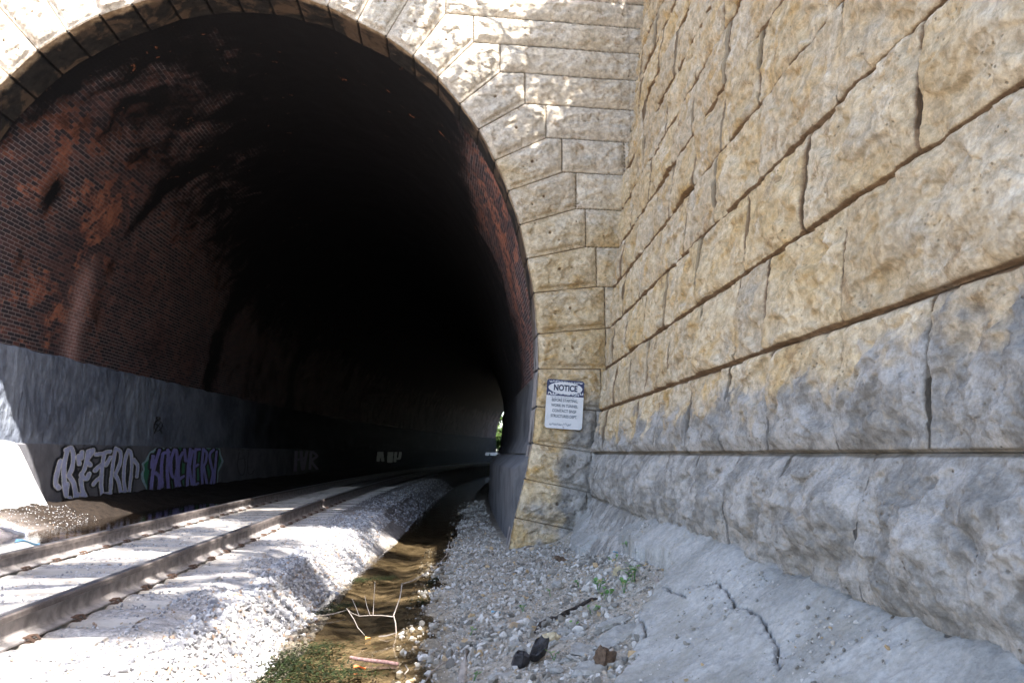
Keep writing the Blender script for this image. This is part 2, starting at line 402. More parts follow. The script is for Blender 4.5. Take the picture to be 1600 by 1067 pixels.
def mat_apron():
    k = NM('sprayed_concrete', .93, .2); v = k.coord(); n = k.noise(v, 1.6, 6, .6, .4); n2 = k.noise(v, 30, 5, .75)
    c = k.mix(k.ramp(n, .35, .65), (.27, .265, .25), (.40, .395, .38)); c = k.mix(k.ramp(n2, .25, .75), k.mix(1.0, c, (.72, .72, .72), 'MULTIPLY'), k.mix(1.0, c, (1.15, 1.15, 1.15), 'MULTIPLY'))
    c = k.mix(k.ramp(k.attr('crack'), .2, .8), c, (.05, .042, .032))
    streak = k.noise(v, 3.2, 6, .65, .3, off=(4, 4, 4)); c = k.mix(k.ramp(streak, .5, .62, 0, .45), c, (.27, .255, .22)); c = k.mix(k.ramp(k.noise(v, 14, 5, .7, 0, off=(1, 4, 4)), .55, .7, 0, .4), c, (.24, .22, .19))
    c = k.mix(k.ramp(k.noise(v, 110, 3, .8), .56, .7, 0, .5), c, k.mix(1.0, c, (.5, .48, .45), 'MULTIPLY'))
    return k.done(c, k.bump(n2, .8, .010))
M_APRON = mat_apron()
def mat_water(name, tint):
    k = NM(name); t = k.t
    tr = k.n('ShaderNodeBsdfTransparent'); tr.inputs[0].default_value = (*tint, 1)
    gl = k.n('ShaderNodeBsdfGlossy'); gl.inputs['Roughness'].default_value = .04; gl.inputs['Color'].default_value = (1, 1, 1, 1)
    v = k.coord(scale=(1, .6, 1)); b = k.bump(k.noise(v, 9, 3, .5, .4), .12, .02); t.links.new(b, gl.inputs['Normal'])
    fr = k.n('ShaderNodeFresnel'); fr.inputs['IOR'].default_value = 1.34; t.links.new(b, fr.inputs['Normal'])
    mx = k.n('ShaderNodeMixShader'); t.links.new(fr.outputs[0], mx.inputs[0]); t.links.new(tr.outputs[0], mx.inputs[1]); t.links.new(gl.outputs[0], mx.inputs[2])
    t.links.new(mx.outputs[0], k.out.inputs[0]); t.nodes.remove(k.b); return k.m
M_WATER = mat_water('creek_water', (.76, .71, .62)); M_PUD = mat_water('puddle_water', (.45, .40, .34))
def mat_rail():
    k = NM('rail_steel', .6, .4); v = k.coord(scale=(1, 1, 1)); n = k.noise(v, 6, 5, .6)
    c = k.mix(k.ramp(n, .3, .7), (.085, .07, .066), (.175, .15, .142)); c = k.mix(k.ramp(k.noise(v, 40, 4, .6), .5, .8, 0, .5), c, (.26, .22, .2))
    return k.done(c, k.bump(k.noise(v, 50, 3), .2, .002))
M_RAIL = mat_rail(); M_DUSTY = simple('dusty_rail_web', (.30, .275, .27), .9, .3, 9, bump=.2)
k_ = NM('rail_head_polished', .32, .5); k_.b.inputs['Metallic'].default_value = .85; M_HEAD = k_.done((.34, .33, .36), k_.bump(k_.noise(k_.coord(), 40, 3), .08, .002))
M_SLEEP = mat_conc('sleeper_concrete', (.32, .29, .26), (.46, .43, .40), (.25, .2, .15))
M_CLIP = simple('rusty_clip', (.09, .055, .04), .7, .3, 30)
M_WOOD = simple('pale_dead_wood', (.27, .235, .21), .85, .25, 30, bump=.3)
M_BARK = simple('black_wet_bark', (.028, .022, .019), .8, .5, 25, bump=.8)
M_TRUNK = simple('tree_bark', (.11, .085, .06), .9, .35, 12, bump=.8)
def mat_leaf(name, a, b_):
    k = NM(name, .55, .3); r = k.attr('rnd'); c = k.mix(r, a, b_); k.done(c)
    tl = k.n('ShaderNodeBsdfTranslucent'); k.t.links.new(c, tl.inputs[0]); mx = k.n('ShaderNodeMixShader'); mx.inputs[0].default_value = .35
    k.t.links.new(k.b.outputs[0], mx.inputs[1]); k.t.links.new(tl.outputs[0], mx.inputs[2]); k.t.links.new(mx.outputs[0], k.out.inputs[0]); return k.m
M_LEAF = mat_leaf('tree_leaf', (.04, .08, .02), (.10, .16, .04)); M_WEED = mat_leaf('weed_leaf', (.09, .22, .06), (.22, .36, .12)); M_ALGA = mat_leaf('pond_weed', (.010, .016, .008), (.05, .07, .025))
M_EARTH = simple('bank_earth', (.16, .12, .08), .95, .35, 2, bump=.5)
k_ = NM('spray_paint', .6, .35); M_PAINT = k_.done(k_.mix(k_.ramp(k_.noise(k_.coord(), 7, 5, .65), .35, .75, 0, .35), k_.attr('col', True), (.16, .165, .19)))
k_ = NM('sign_enamel', .4, .5); M_SIGN = k_.done(k_.attr('col', True))
M_INK = simple('sign_navy_ink', (.022, .03, .075), .5, .1); M_STEEL = simple('bolt_steel', (.3, .3, .3), .5, .2, metal=.7)
#MARK_GEOM
def keep(o, root):
    o.parent = root; o.location = tuple(-root.location); return o
# ================================================================== WING WALL (battered, rock-faced)
def wing_fields(y, z):
    """relief towards the track, joint mask, block id, grey mask"""
    warp = .006 * fbm(y * .8, z * .8, 3.0, 3)
    zz = z + warp; kk = np.floor(zz / CH).astype(int); fz = zz / CH - kk
    joints = {0: [3.31, 4.15, 5.17, 6.09, 7.2, 8.51, 9.7, 10.9, 12.1], 1: [2.61, 4.2, 5.4, 6.03, 7.1, 8.3, 9.4, 10.4, 11.6], 2: [2.2, 3.52, 4.85, 6.0, 7.3, 8.7, 9.9, 11.2, 12.3],
              3: [3.1, 4.49, 5.82, 7.0, 8.1, 9.4, 10.5, 11.8], -1: [2.35, 3.75, 4.75, 5.7, 6.8, 7.9, 9.1, 10.3, 11.5, 12.4], -2: [2.9, 4.3, 5.3, 6.2, 7.3, 8.5, 9.8, 11, 12.2]}
    dv = np.full(y.shape, 9.0); bid = np.zeros(y.shape); yc = np.zeros(y.shape)
    for k in np.unique(kk):
        if k in joints: js = joints[k]
        else:
            r = random.Random(int(k) * 77 + 5); js = []; c = 1.2 + r.random()
            while c < 13.5: js.append(c); c += .85 + r.random() * .75
        js = np.array([-4.5, -3.2, -2.0, -.8, .5] + list(js))
        m = kk == k; yy = y[m] + .012 * fbm(z[m] * 2, y[m] * .5, 1.0, 2)
        idx = np.searchsorted(js, yy); l_ = js[np.clip(idx - 1, 0, len(js) - 1)]; r_ = js[np.clip(idx, 0, len(js) - 1)]
        dv[m] = np.minimum(np.abs(yy - l_), np.abs(r_ - yy)); bid[m] = (k * 37 + idx * 13.7); yc[m] = (l_ + r_) / 2
    hsh = lambda q: (np.sin(bid * 12.9898 + q * 78.233) * 43758.5453) % 1.0
    rb = hsh(0)
    dlo = fz * CH; dhi = (1 - fz) * CH; zl = (fz - .5) * CH; yl = np.clip(y - yc, -1, 1)
    cov = sstep(.95, -.25, z) * (1 + .35 * sstep(8, 3, y)) + .12 * sstep(6, 2.5, y) + .25 * sstep(11.5, 12.8, y) * sstep(.6, .1, z)
    mot = fbm(y * 1.6, z * 1.6, 8.0, 5, .6)
    grey = sstep(.42, .72, cov + .38 * mot + .10 * fbm(y * 9, z * 9, 1.0, 3))
    grey = np.clip(np.maximum(grey, sstep(.03, -.06, z + .06 * mot)), 0, 1)
    soft = np.clip(sstep(.30, -.05, z) * .8 + .2 * sstep(.9, .3, z) * sstep(7, 4, y), 0, 1)
    # quarry face: each block is knocked off to a handful of broad facets
    wy = yl + .10 * fbm(y * 2.2, z * 2.2, 4., 3); wz = zl + .07 * fbm(y * 2.6, z * 2.6, 9., 3)
    face = np.full(y.shape, 1.0)
    for q in range(7):
        a_ = (hsh(q * 3 + 1) - .5) * .22; b_ = (hsh(q * 3 + 2) - .5) * .42; c_ = .064 + .040 * hsh(q * 3 + 3)
        face = np.minimum(face, c_ + a_ * wy + b_ * wz)
    face = np.maximum(face, .030)
    e_b = .034 + .08 * soft + .02 * np.abs(mot); e_v = .026 + .10 * soft
    p = (1 - (1 - np.clip(dlo / (e_b + .045), 0, 1)) ** 2.3) * (1 - (1 - np.clip(dhi / (e_b + .055 * soft + .02), 0, 1)) ** 2.3)
    q = 1 - (1 - np.clip(dv / e_v, 0, 1)) ** 2.3
    t2 = sstep(-.30, -.72, z + .10 * mot) * np.interp(y, [2.5, 4.5, 10, 12.5], [.45, .85, .85, .3]); p = p * (1 - t2) + t2 * .85
    q = .5 + .5 * q
    inner = p * (q * (1 - .15 * soft) + .15 * soft)
    chip = .018 * fbm(y * 4.5 + bid, z * 6, rb * 9, 5, .6) + .013 * ridged(y * 7 + bid, z * 10, rb * 5, 4) - .032 * sstep(.14, .24, perlin(y * 2.2 + bid, z * 3.0, 3.)) - .014 * sstep(.1, .16, perlin(y * 5.2 + bid, z * 7.0, 6.))
    chip = chip * (.3 + .7 * sstep(0, .12, dv))
    fine = .0065 * fbm(y * 16, z * 16, 2., 4, .6) + .005 * ridged(y * 34, z * 34, 4., 2)
    pil = .05 * soft * np.sin(np.clip(fz, 0, 1) * PI) + soft * (.07 * mot + .045 * ridged(y * 2.6, z * 1.5, 11., 4) - .02)
    # lowest courses drown in sprayed concrete that runs out into the apron
    tf = np.clip((-.64 - z - .05 * mot) / .50, 0, 1.6) * sstep(13.3, 11.0, y)
    rel = (face + chip + pil) * inner
    hgt = rel * (1 - .25 * np.clip(tf, 0, 1)) + fine * (.4 + .6 * p) + .24 * tf ** 1.4 * (1 + .25 * fbm(y * 1.8, z * 1.5, 3., 4)) 
    jd = np.minimum(dlo, dhi)
    jm = sstep(.024, .011, dhi) * (1 - .3 * soft) + sstep(.018 + .0016 * y, .007 + .001 * y, dlo) * (1 - .3 * soft) + .85 * sstep(.012 + .0012 * y, .004 + .0008 * y, dv) * (1 - .6 * soft)
    hgt = hgt - .026 * sstep(.020, .004, jd) * (1 - .4 * soft) * (1 - t2) * (1 - np.clip(tf * 2, 0, 1)) - .012 * sstep(.018, .003, dv) * (1 - soft)
    jm = jm * (1 - t2)
    jm = np.clip(jm + .5 * sstep(.08, .0, jd) * sstep(-.25, .35, fbm(y * 1.5, z * 6, 6., 3)) * (1 - .5 * soft), 0, 1) * (1 - .8 * np.clip(tf, 0, 1))
    warm = np.clip(.42 + .65 * sstep(3.0, 7.0, y) + .25 * sstep(0, 3, z) * sstep(4, 9, y), 0, 1)
    return hgt, jm, rb, grey, warm
def build_wing():
    ys = [-4.6]
    while ys[-1] < 13.45:
        y = ys[-1]; d = .12 if y < 1.4 else float(np.clip(y * y / 1500, .0058, .034)); ys.append(y + d)
    ys = np.array(ys); zs = [-1.7]
    while zs[-1] < 8.2:
        z = zs[-1]; zs.append(z + (.0075 if -1.3 < z < 2.2 else .012))
    zs = np.array(zs)
    Y, Z = np.meshgrid(ys, zs, indexing='ij')
    hgt, jm, rb, grey, warm = wing_fields(Y, Z)
    top = np.interp(Y, [-5, 2, 9, 14], [6.2, 6.7, 8.2, 8.2])
    Zc = np.minimum(Z, top)
    P = np.stack([wingx(Y, Zc) - hgt, Y, Zc], -1)
    mask = (Z[:-1, :-1] < top[:-1, :-1])
    root = empty('retaining_wall', (1.7, 6, -1.2))
    tag(root, 'tall battered wall of bulging rock-faced sandstone blocks, grey sprayed concrete on its lower courses', 'retaining wall')
    o = grid_obj('stone_courses', P, M_STONE, None, dict(joint=jm, blk=rb, grey=grey, warm=warm), mask, flip=True)
    keep(o, root)
    # coping and back of the wall
    yy = np.linspace(-4.6, 13.3, 24); prof = []
    for y in yy:
        t = float(np.interp(y, [-5, 2, 9, 14], [6.2, 6.7, 8.2, 8.2])); x = wingx(y, t)
        prof.append([(x - .12, y, t), (x - .12, y, t + .3), (x + .7, y, t + .3), (x + .7, y, -1.7)])
    c = grid_obj('coping', np.array(prof), M_STONE, None, dict(joint=np.zeros((24, 4)), blk=np.full((24, 4), .5), grey=np.zeros((24, 4)), warm=np.full((24, 4), .5)), smooth=False)
    keep(c, root)
    return root
build_wing()

# ================================================================== PORTAL
JA = [(4.27, -.97), (4.42, -.39), (4.54, .16), (4.60, .72), (4.64, 1.31), (4.63, 1.86), (4.57, 2.52), (4.47, 3.07), (4.35, 3.62), (4.17, 4.17), (3.95, 4.67), (3.68, 5.18), (3.37, 5.59), (3.01, 6.02), (2.61, 6.35), (2.17, 6.65), (1.71, 6.87), (1.24, 7.09), (.73, 7.23), (.25, 7.30)]
JB = [(5.40, -1.22), (5.48, -.61), (5.56, 0.), (5.65, .66), (5.74, 1.32), (5.73, 1.98), (5.60, 2.65), (5.43, 3.30), (5.28, 3.93), (5.05, 4.53), (4.79, 5.10), (4.44, 5.66), (4.03, 6.18), (3.59, 6.66), (3.13, 7.12), (2.64, 7.55), (2.2, 7.97), (1.6, 8.1), (.95, 8.15), (.32, 8.15)]
HALF = [(4.10, -1.80)] + JA + [(0, 7.31)]
def catmull(pts, n):
    pts = np.array(pts, float); P = np.vstack([2 * pts[0] - pts[1], pts, 2 * pts[-1] - pts[-2]]); out = []
    for i in range(1, len(P) - 2):
        t = np.linspace(0, 1, n, endpoint=False)[:, None]; a, b, c, d = P[i - 1], P[i], P[i + 1], P[i + 2]
        out.append(.5 * ((2 * b) + (-a + c) * t + (2 * a - 5 * b + 4 * c - d) * t ** 2 + (-a + 3 * b - 3 * c + d) * t ** 3))
    return np.vstack(out + [pts[-1:]])
half = catmull(HALF, 12)
hl = np.concatenate([[0], np.cumsum(np.hypot(*np.diff(half, axis=0).T))]); HLEN = hl[-1]
def prof_at(l):   # l = arc length from the right foot, 0..2*HLEN (mirrored)
    l = np.asarray(l, float); m = l > HLEN; q = np.where(m, 2 * HLEN - l, l)
    u = np.interp(q, hl, half[:, 0]); z = np.interp(q, hl, half[:, 1]); return np.where(m, -u, u), z
jl = np.array([hl[np.argmin(np.hypot(half[:, 0] - a[0], half[:, 1] - a[1]))] for a in JA])
jang = np.unwrap([math.atan2(b[1] - a[1], b[0] - a[0]) for a, b in zip(JA, JB)])
def ang_at(l):
    m = l > HLEN; q = np.where(m, 2 * HLEN - l, l)
    a = np.interp(q, np.concatenate([[0], jl, [HLEN]]), np.concatenate([[jang[0] - .05], jang, [PI / 2]])); return np.where(m, PI - a, a)
def portal_segments():
    S = []
    for i, (a, b) in enumerate(zip(JA, JB)):
        S.append(('r', a, b))
        S.append(('h', b, (9.0, b[1])))
        if i + 1 < len(JB): S.append(('v', b, (b[0], JB[i + 1][1])))
        if i + 1 < len(JB) and JB[i + 1][0] < b[0]: S.append(('t', JB[i + 1], (b[0], JB[i + 1][1])))
    for (x, i) in ((7.0, 13), (4.9, 16), (6.05, 15), (4.1, 17), (6.6, 17)):
        S.append(('v', (x, JB[i][1]), (x, JB[i][1] + .5)))
    S.append(('v', (6.1, JB[9][1]), (6.1, JB[10][1])))
    return S
SEG = portal_segments()
PORT = empty('tunnel_portal', (A0[0], A0[1], -1.4))
tag(PORT, 'sandstone tunnel mouth with stepped rock-faced arch stones, sunlit at top', 'tunnel portal')
def build_portal():
    ls = np.concatenate([np.arange(0, HLEN, .0125), np.arange(HLEN, HLEN * 1.55, .016), np.arange(HLEN * 1.55, 2 * HLEN, .08)])
    ss = np.concatenate([np.arange(0, 1.35, .0125), np.arange(1.35, 4.6, .022)])
    L, Sx = np.meshgrid(ls, ss, indexing='ij'); u0, z0 = prof_at(L); an = ang_at(L)
    U = u0 + Sx * np.cos(an); Z = z0 + Sx * np.sin(an); ua = np.abs(U)
    W1 = .01 * fbm(U * 1.5, Z * 1.5, 1., 3)
    d_r = np.full(U.shape, 9.); d_h = np.full(U.shape, 9.); d_v = np.full(U.shape, 9.)
    for typ, a, b in SEG:
        d = segdist(ua + W1 * .6, Z + W1, a, b)
        if typ == 'r': d_r = np.minimum(d_r, d)
        elif typ == 'v': d_v = np.minimum(d_v, d)
        else: d_h = np.minimum(d_h, d)
    bz = np.array([b[1] for b in JB]); bx = np.array([b[0] for b in JB])
    ci = np.clip(np.searchsorted(bz, Z) - 1, 0, len(bx) - 1); cour = (ua > bx[ci]) & (Z > bz[0])
    # block ids for colour
    li = np.searchsorted(jl, np.where(L > HLEN, 2 * HLEN - L, L)); side = (U < 0) * 50
    bid = np.where(cour, ci * 3.1 + 100 + (ua > 6.2) + side, li * 1.7 + side); rb = (np.sin(bid * 12.9898) * 43758.5453) % 1.0
    dr2 = np.minimum(d_r, Sx) # intrados edge
    marg = np.where(cour, 9., dr2); dj = np.minimum(np.minimum(d_h, d_v), np.where(cour, 9, d_r))
    ins = sstep(.045, .085, marg) * sstep(.0, .03, dj) * (.25 + .75 * sstep(0.0, .14, dj))
    rough = .045 + .028 * fbm(U * 2.4 + bid, Z * 3.2, 2., 4) + .022 * ridged(U * 5 + bid, Z * 6.5, 6., 4) - .018 * sstep(.1, .2, perlin(U * 4.2 + bid, Z * 6.0, 6.)) - .045 * np.maximum(0, perlin(U * 3.3, Z * 4.3, rb * 8))
    pitn = perlin(U * 9, Z * 9, 4.); pit = sstep(.62, .72, pitn)
    hgt = ins * rough * (1.15) - .02 * pit * ins + .0035 * fbm(U * 25, Z * 25, 3., 3)
    groove = np.minimum(np.minimum(d_h, d_v) * 1.2, np.where(cour, 9., d_r)); hgt = hgt - .022 * sstep(.012, .002, groove)
    hgt = hgt - .03 * sstep(.03, 0, Sx)      # worn arris
    hole = np.zeros(U.shape); rr = random.Random(5)
    for sg in (1, -1):
        for i in range(len(JA) - 1):
            f = rr.uniform(.42, .6); cx = ((JA[i][0] + JA[i + 1][0]) * (1 - f) + (JB[i][0] + JB[i + 1][0]) * f) / 2; cz = ((JA[i][1] + JA[i + 1][1]) * (1 - f) + (JB[i][1] + JB[i + 1][1]) * f) / 2
            for dx, dz, rd in ((0, .03, .022), (rr.uniform(-.25, .25), rr.uniform(-.12, .12), .012)): hole = np.maximum(hole, sstep(rd * 1.5, rd * .6, np.hypot(U - sg * (cx + dx), Z - cz - dz)))
    for i in range(60):
        cx, cz = rr.uniform(4.6, 7), rr.uniform(.7, 8); hole = np.maximum(hole, sstep(.018, .006, np.hypot(U - cx, Z - cz)))
    hgt = hgt - .03 * hole
    low = sstep(-.75, -.95, Z + .1 * fbm(U * 2, Z * 2, 7., 2)); hgt = hgt + low * (.05 * ridged(U * 3, Z * 3, 1., 4) - .03)   # crumbling bottom stone
    jm = sstep(.010, .003, groove) * .9 + .45 * sstep(.09, .01, d_h) * sstep(0, .5, fbm(U * 2, Z * 5, 2., 3)) * (Z < 3)
    jm = np.maximum(jm, .8 * hole)
    grey = sstep(.15, .55, sstep(1.1, .1, Z) * sstep(4.7, 5.5, U) * .9 + .35 * fbm(U * 1.6, Z * 1.6, 4., 4) + .25 * sstep(.0, -.9, Z) * sstep(4.2, 5.2, U)) * sstep(1.6, .6, Z)
    grey = np.clip(grey + .5 * sstep(-.6, -.85, Z) * sstep(.0, .5, fbm(U * 2, Z * 3, 8., 3) + .2), 0, 1)
    warm = np.clip(.05 + 1.2 * sstep(5.5, 1.0, Z) + .3 * fbm(U, Z, 3., 2), 0, 1.3)
    P = portal(U, Z, hgt)
    at = dict(joint=np.clip(jm, 0, 1), blk=rb, grey=grey, warm=warm)
    cm = cour[:-1, :-1] & cour[1:, 1:]; vis = (Z[:-1, :-1] < 8.6) & (ua[:-1, :-1] < 12)
    keep(grid_obj('arch_ring', P, M_STONE, None, at, (~cm) & vis, flip=True), PORT)
    keep(grid_obj('masonry_courses', P, M_STONE, None, at, cm & vis, flip=True), PORT)
    # soffit of the ring
    ls = np.concatenate([np.arange(0, HLEN * 1.7, .02), np.arange(HLEN * 1.7, 2 * HLEN + .01, .08)]); ds = np.concatenate([[0, .01, .022], np.arange(.04, .8, .03)])
    L, Dp = np.meshgrid(ls, ds, indexing='ij'); u, z = prof_at(L); an = ang_at(L)
    q = np.where(L > HLEN, 2 * HLEN - L, L); dj = np.min(np.abs(q[..., None] - jl), -1)
    rec = .03 * sstep(.022, .005, dj) - .012 * fbm(L * 3, Dp * 3, 2., 3) + .03 * sstep(.03, 0, Dp) * 0
    u = u + np.cos(an) * rec; z = z + np.sin(an) * rec
    P = lining(np.where(Dp < .03, 0, Dp), u, z); P0 = portal(u, z, -Dp); t = np.clip(Dp / .1, 0, 1)[..., None]; P = P0 * (1 - t) + P * t
    P[:, 0] = portal(*prof_at(L[:, 0]), -.03) ; 
    lowm = sstep(2.8, 1.6, z + .5 * fbm(L, Dp * 2, 1., 3)) * (u > 0) * (.35 + .65 * sstep(-.1, .4, fbm(L * 1.3, Dp * 2, 6., 3) + .5 * sstep(1.8, .6, z)))
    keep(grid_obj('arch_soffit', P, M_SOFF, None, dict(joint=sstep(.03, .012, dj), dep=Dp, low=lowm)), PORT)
    # blank parapet above, out of the arch field
    return
build_portal()

# ================================================================== TUNNEL LINING
SE = 95.0
TUN = empty('tunnel', (A0[0] - .1, A0[1] + 1, -1.4)); tag(TUN, 'sooty brick-vaulted railway tunnel with grey plastered side walls curving off into darkness', 'tunnel')
def s_list(a, d0, d1):
    out = [a]
    while out[-1] < SE: out.append(out[-1] + float(np.interp(out[-1], [0, 12, 40], [d0, d0 * 1.6, d1])))
    return np.array(out)
def soot_dark_fields(S, z, left):
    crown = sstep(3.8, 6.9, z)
    soot_dark = .04 + .68 * crown + .45 * sstep(5, 18, S) + .38 * sstep(1.7, .7, S) * sstep(2, 4, z)  # crown soot, plus tunnel darkness put into the colour with depth
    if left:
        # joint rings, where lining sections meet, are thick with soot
        for sc, wd in ((5.9, .28), (14.0, .5), (24., .6)): soot_dark = soot_dark + .45 * np.exp(-((S - sc + .25 * fbm(z, S, 3., 2)) / wd) ** 2)
        soot_dark = soot_dark + .5 * np.exp(-((S - 2.7 - .1 * (z - 3.5)) / .38) ** 2) * sstep(2.6, 3.2, z) * sstep(5.4, 4.6, z)
    else: soot_dark = .26 + .75 * sstep(4.8, 6.2, z) + .6 * sstep(2.5, 8, S)  # right side: sooty crown, and darkness further in painted on
    return soot_dark
def build_tunnel():
    ps = [p for p in range(1)]
    # vault: profile from z=1.95 on the left over the crown to z=1.2 on the right
    ll = np.arange(0, 2 * HLEN, .06); u, z = prof_at(ll); ok = ((u > 0) & (z > 1.15)) | ((u <= 0) & (z > 1.93)); ll = ll[ok]
    ll = np.concatenate([ll, [ll[-1] + .03]])
    sl = s_list(.72, .09, 1.2); S, L = np.meshgrid(sl, ll, indexing='ij'); u, z = prof_at(L)
    dev = .02 * fbm(S * .8, L * .8, 2., 4) + .008 * fbm(S * 4, L * 4, 5., 3)
    r = np.hypot(u, z - 2.5); u2 = u * (1 + (.05 + dev) / r); z2 = z + (z - 2.5) * (.05 + dev) / r
    P = lining(S, u2 + .10 * sstep(3, 4.3, u) * sstep(3.5, 2, z), z2); left = u < 0
    wl = sstep(1.6, -2.2, u + .5 * fbm(S, L, 4., 3)); soot_dark = wl * soot_dark_fields(S, z, True) + (1 - wl) * soot_dark_fields(S, z, False)
    red = np.clip(1.15 - .35 * sstep(4, 8, S) + .0 * z, 0, 1) * np.clip(sstep(7, 4.2, S) + .25 + .5 * sstep(4.0, 5.2, z), 0, 1) * wl + (1 - wl) * (sstep(0.9, 2.5, z) * sstep(9, 4, S) + .15)
    pale_streak = left * np.exp(-((S - 5.15 + .12 * (z - 3)) / .34) ** 2) * sstep(4.3, 3.3, z + .5 * fbm(S, z, 5., 3)) * sstep(1.4, 2.2, z + S * .02)  # paler, pinker streak low on the left brick
    uv = np.stack([S, L], -1)
    keep(grid_obj('brick_vault', P, M_BRICK, None, dict(soot_dark=soot_dark, red=red, pale_streak=pale_streak), uv=uv), TUN)
    # left plaster band, hand-thrown and lumpy
    zz = np.arange(.17, 2.001, .035); sl = s_list(.74, .035, 1.0); S, Zp = np.meshgrid(sl, zz, indexing='ij')
    lump = .03 * ridged(S * 2.2, Zp * 1.2, 3., 4) + .012 * fbm(S * 7, Zp * 4, 5., 3)
    edge = .06 * sstep(1.9, 2.0, Zp); U = -4.62 + lump - edge * 2 ; U = np.where(Zp > 1.93, -4.72, U)
    Zq = np.where(Zp > 1.9, Zp + .05 * fbm(S * 1.1, 3., 2., 4), Zp)
    keep(grid_obj('plaster_band', lining(S, U, Zq), M_GUN, None, dict(soot_dark=sstep(7, 26, S) * .96 + .15 * fbm(S, Zp, 2., 3)), flip=False), TUN)  # far plaster blackened: the unlit depth is painted into its colour
    # left base wall with a little ledge
    zb = np.array([-1.9, -1.2, -.6, 0, .165, .185, .19]); ub = np.array([-4.54, -4.545, -4.55, -4.555, -4.56, -4.60, -4.75])
    sl = s_list(.1, .5, 2.0); S, I = np.meshgrid(sl, np.arange(7), indexing='ij')
    o = keep(grid_obj('base_wall', lining(S, ub[I], zb[I]), M_BASE, None, dict(soot_dark=sstep(16, 34, S) * .93), smooth=False), TUN); tag(o, 'pale concrete plinth painted with graffiti, along the far side of the track')  # far stretch coloured near black to stand in for tunnel darkness
    # right: plaster from the brick down, then the concrete kerb wall
    zz = np.arange(.0, 1.33, .05); sl = s_list(.74, .07, 1.2); S, Zp = np.meshgrid(sl, zz, indexing='ij'); uu = np.interp(Zp, half[:, 1][:60], half[:, 0][:60])
    U = uu + .10 + .015 * fbm(S, Zp, 3., 4) - .08 * sstep(.35, 0, Zp); U = np.where(Zp > 1.25, uu + .07, U)
    keep(grid_obj('plaster_band', lining(S, U, Zp), M_KERB, None, dict(soot_dark=sstep(1.5, 9, S) * .9), flip=True), TUN)  # colour darkens inwards, shade of the tunnel painted in
    zb = np.array([-1.9, -1.2, -.25, -.23, -.05, .03]); ub = np.array([4.21, 4.23, 4.26, 4.29, 4.50, 4.66])
    sl = s_list(.06, .5, 2.0); S, I = np.meshgrid(sl, np.arange(6), indexing='ij')
    rb = keep(grid_obj('base_wall', lining(S, ub[I], zb[I]), M_KERB, None, smooth=False, flip=True), TUN); tag(rb, 'plain grey concrete kerb wall just inside the right jamb')
    f = lining(.06, np.array([4.21, 4.23, 4.26, 4.29, 4.50, 4.70, 4.70]), np.array([-1.9, -1.2, -.25, -.23, -.05, .03, -1.9]))
    poly_mesh('base_wall_end', [tuple(p) for p in f], [tuple(range(7))], M_KERB, None, False).name = 'wall_end'
    keep(bpy.data.objects['wall_end'], TUN)
    return o
BASEW = build_tunnel()
# pale buttress block standing on the left, where the sun gets in
def build_buttress():
    def P(s, u, z): return tuple(lining(s, u, z))
    prof = []
    ss = [(-.9, 0), (1.2, 0), (3.15, 0)]
    r = empty('concrete_buttress', tuple(lining(1.5, -4.5, -1.2))); tag(r, 'white sloping concrete buttress glaring in the sun beside the graffiti wall', 'buttress')
    n = 30; sv = np.linspace(-1.6, 1, n); V = []; 
    zs = np.array([-1.5, -1.12, -1.0, -.6, -.2, .10, .19, .22]); fl = np.array([.52, .46, .30, .2, .12, .06, .03, -.02]); se = np.array([4.25, 4.22, 4.0, 3.75, 3.5, 3.3, 3.2, 3.05])
    S = sv[:, None] * 0 + np.linspace(0, 1, n)[:, None]
    Sg = -2.0 + (se[None, :] + 2.0) * S; Ug = -4.555 + np.broadcast_to(fl[None, :], Sg.shape) + .01 * fbm(Sg * 2, zs[None, :] * 2, 1., 3); Zg = np.broadcast_to(zs[None, :], Sg.shape)
    P1 = lining(Sg, Ug, Zg)
    end = lining(np.repeat(se[None], 2, 0) + np.array([[0], [.0]]), np.stack([-4.555 + fl, np.full(8, -4.7)]), np.repeat(zs[None], 2, 0))
    top = lining(np.linspace(-2, se[-1], n)[:, None] + np.zeros((1, 2)), np.array([[-4.575, -4.8]]) + np.zeros((n, 1)), np.array([[.22, .25]]) + np.zeros((n, 1)))
    for nm, p, fp in (('battered_face', P1, False), ('end_face', end, False), ('top_face', top, False)):
        o = grid_obj(nm, p, M_WHITE, None, smooth=False, flip=fp); keep(o, r)
build_buttress()

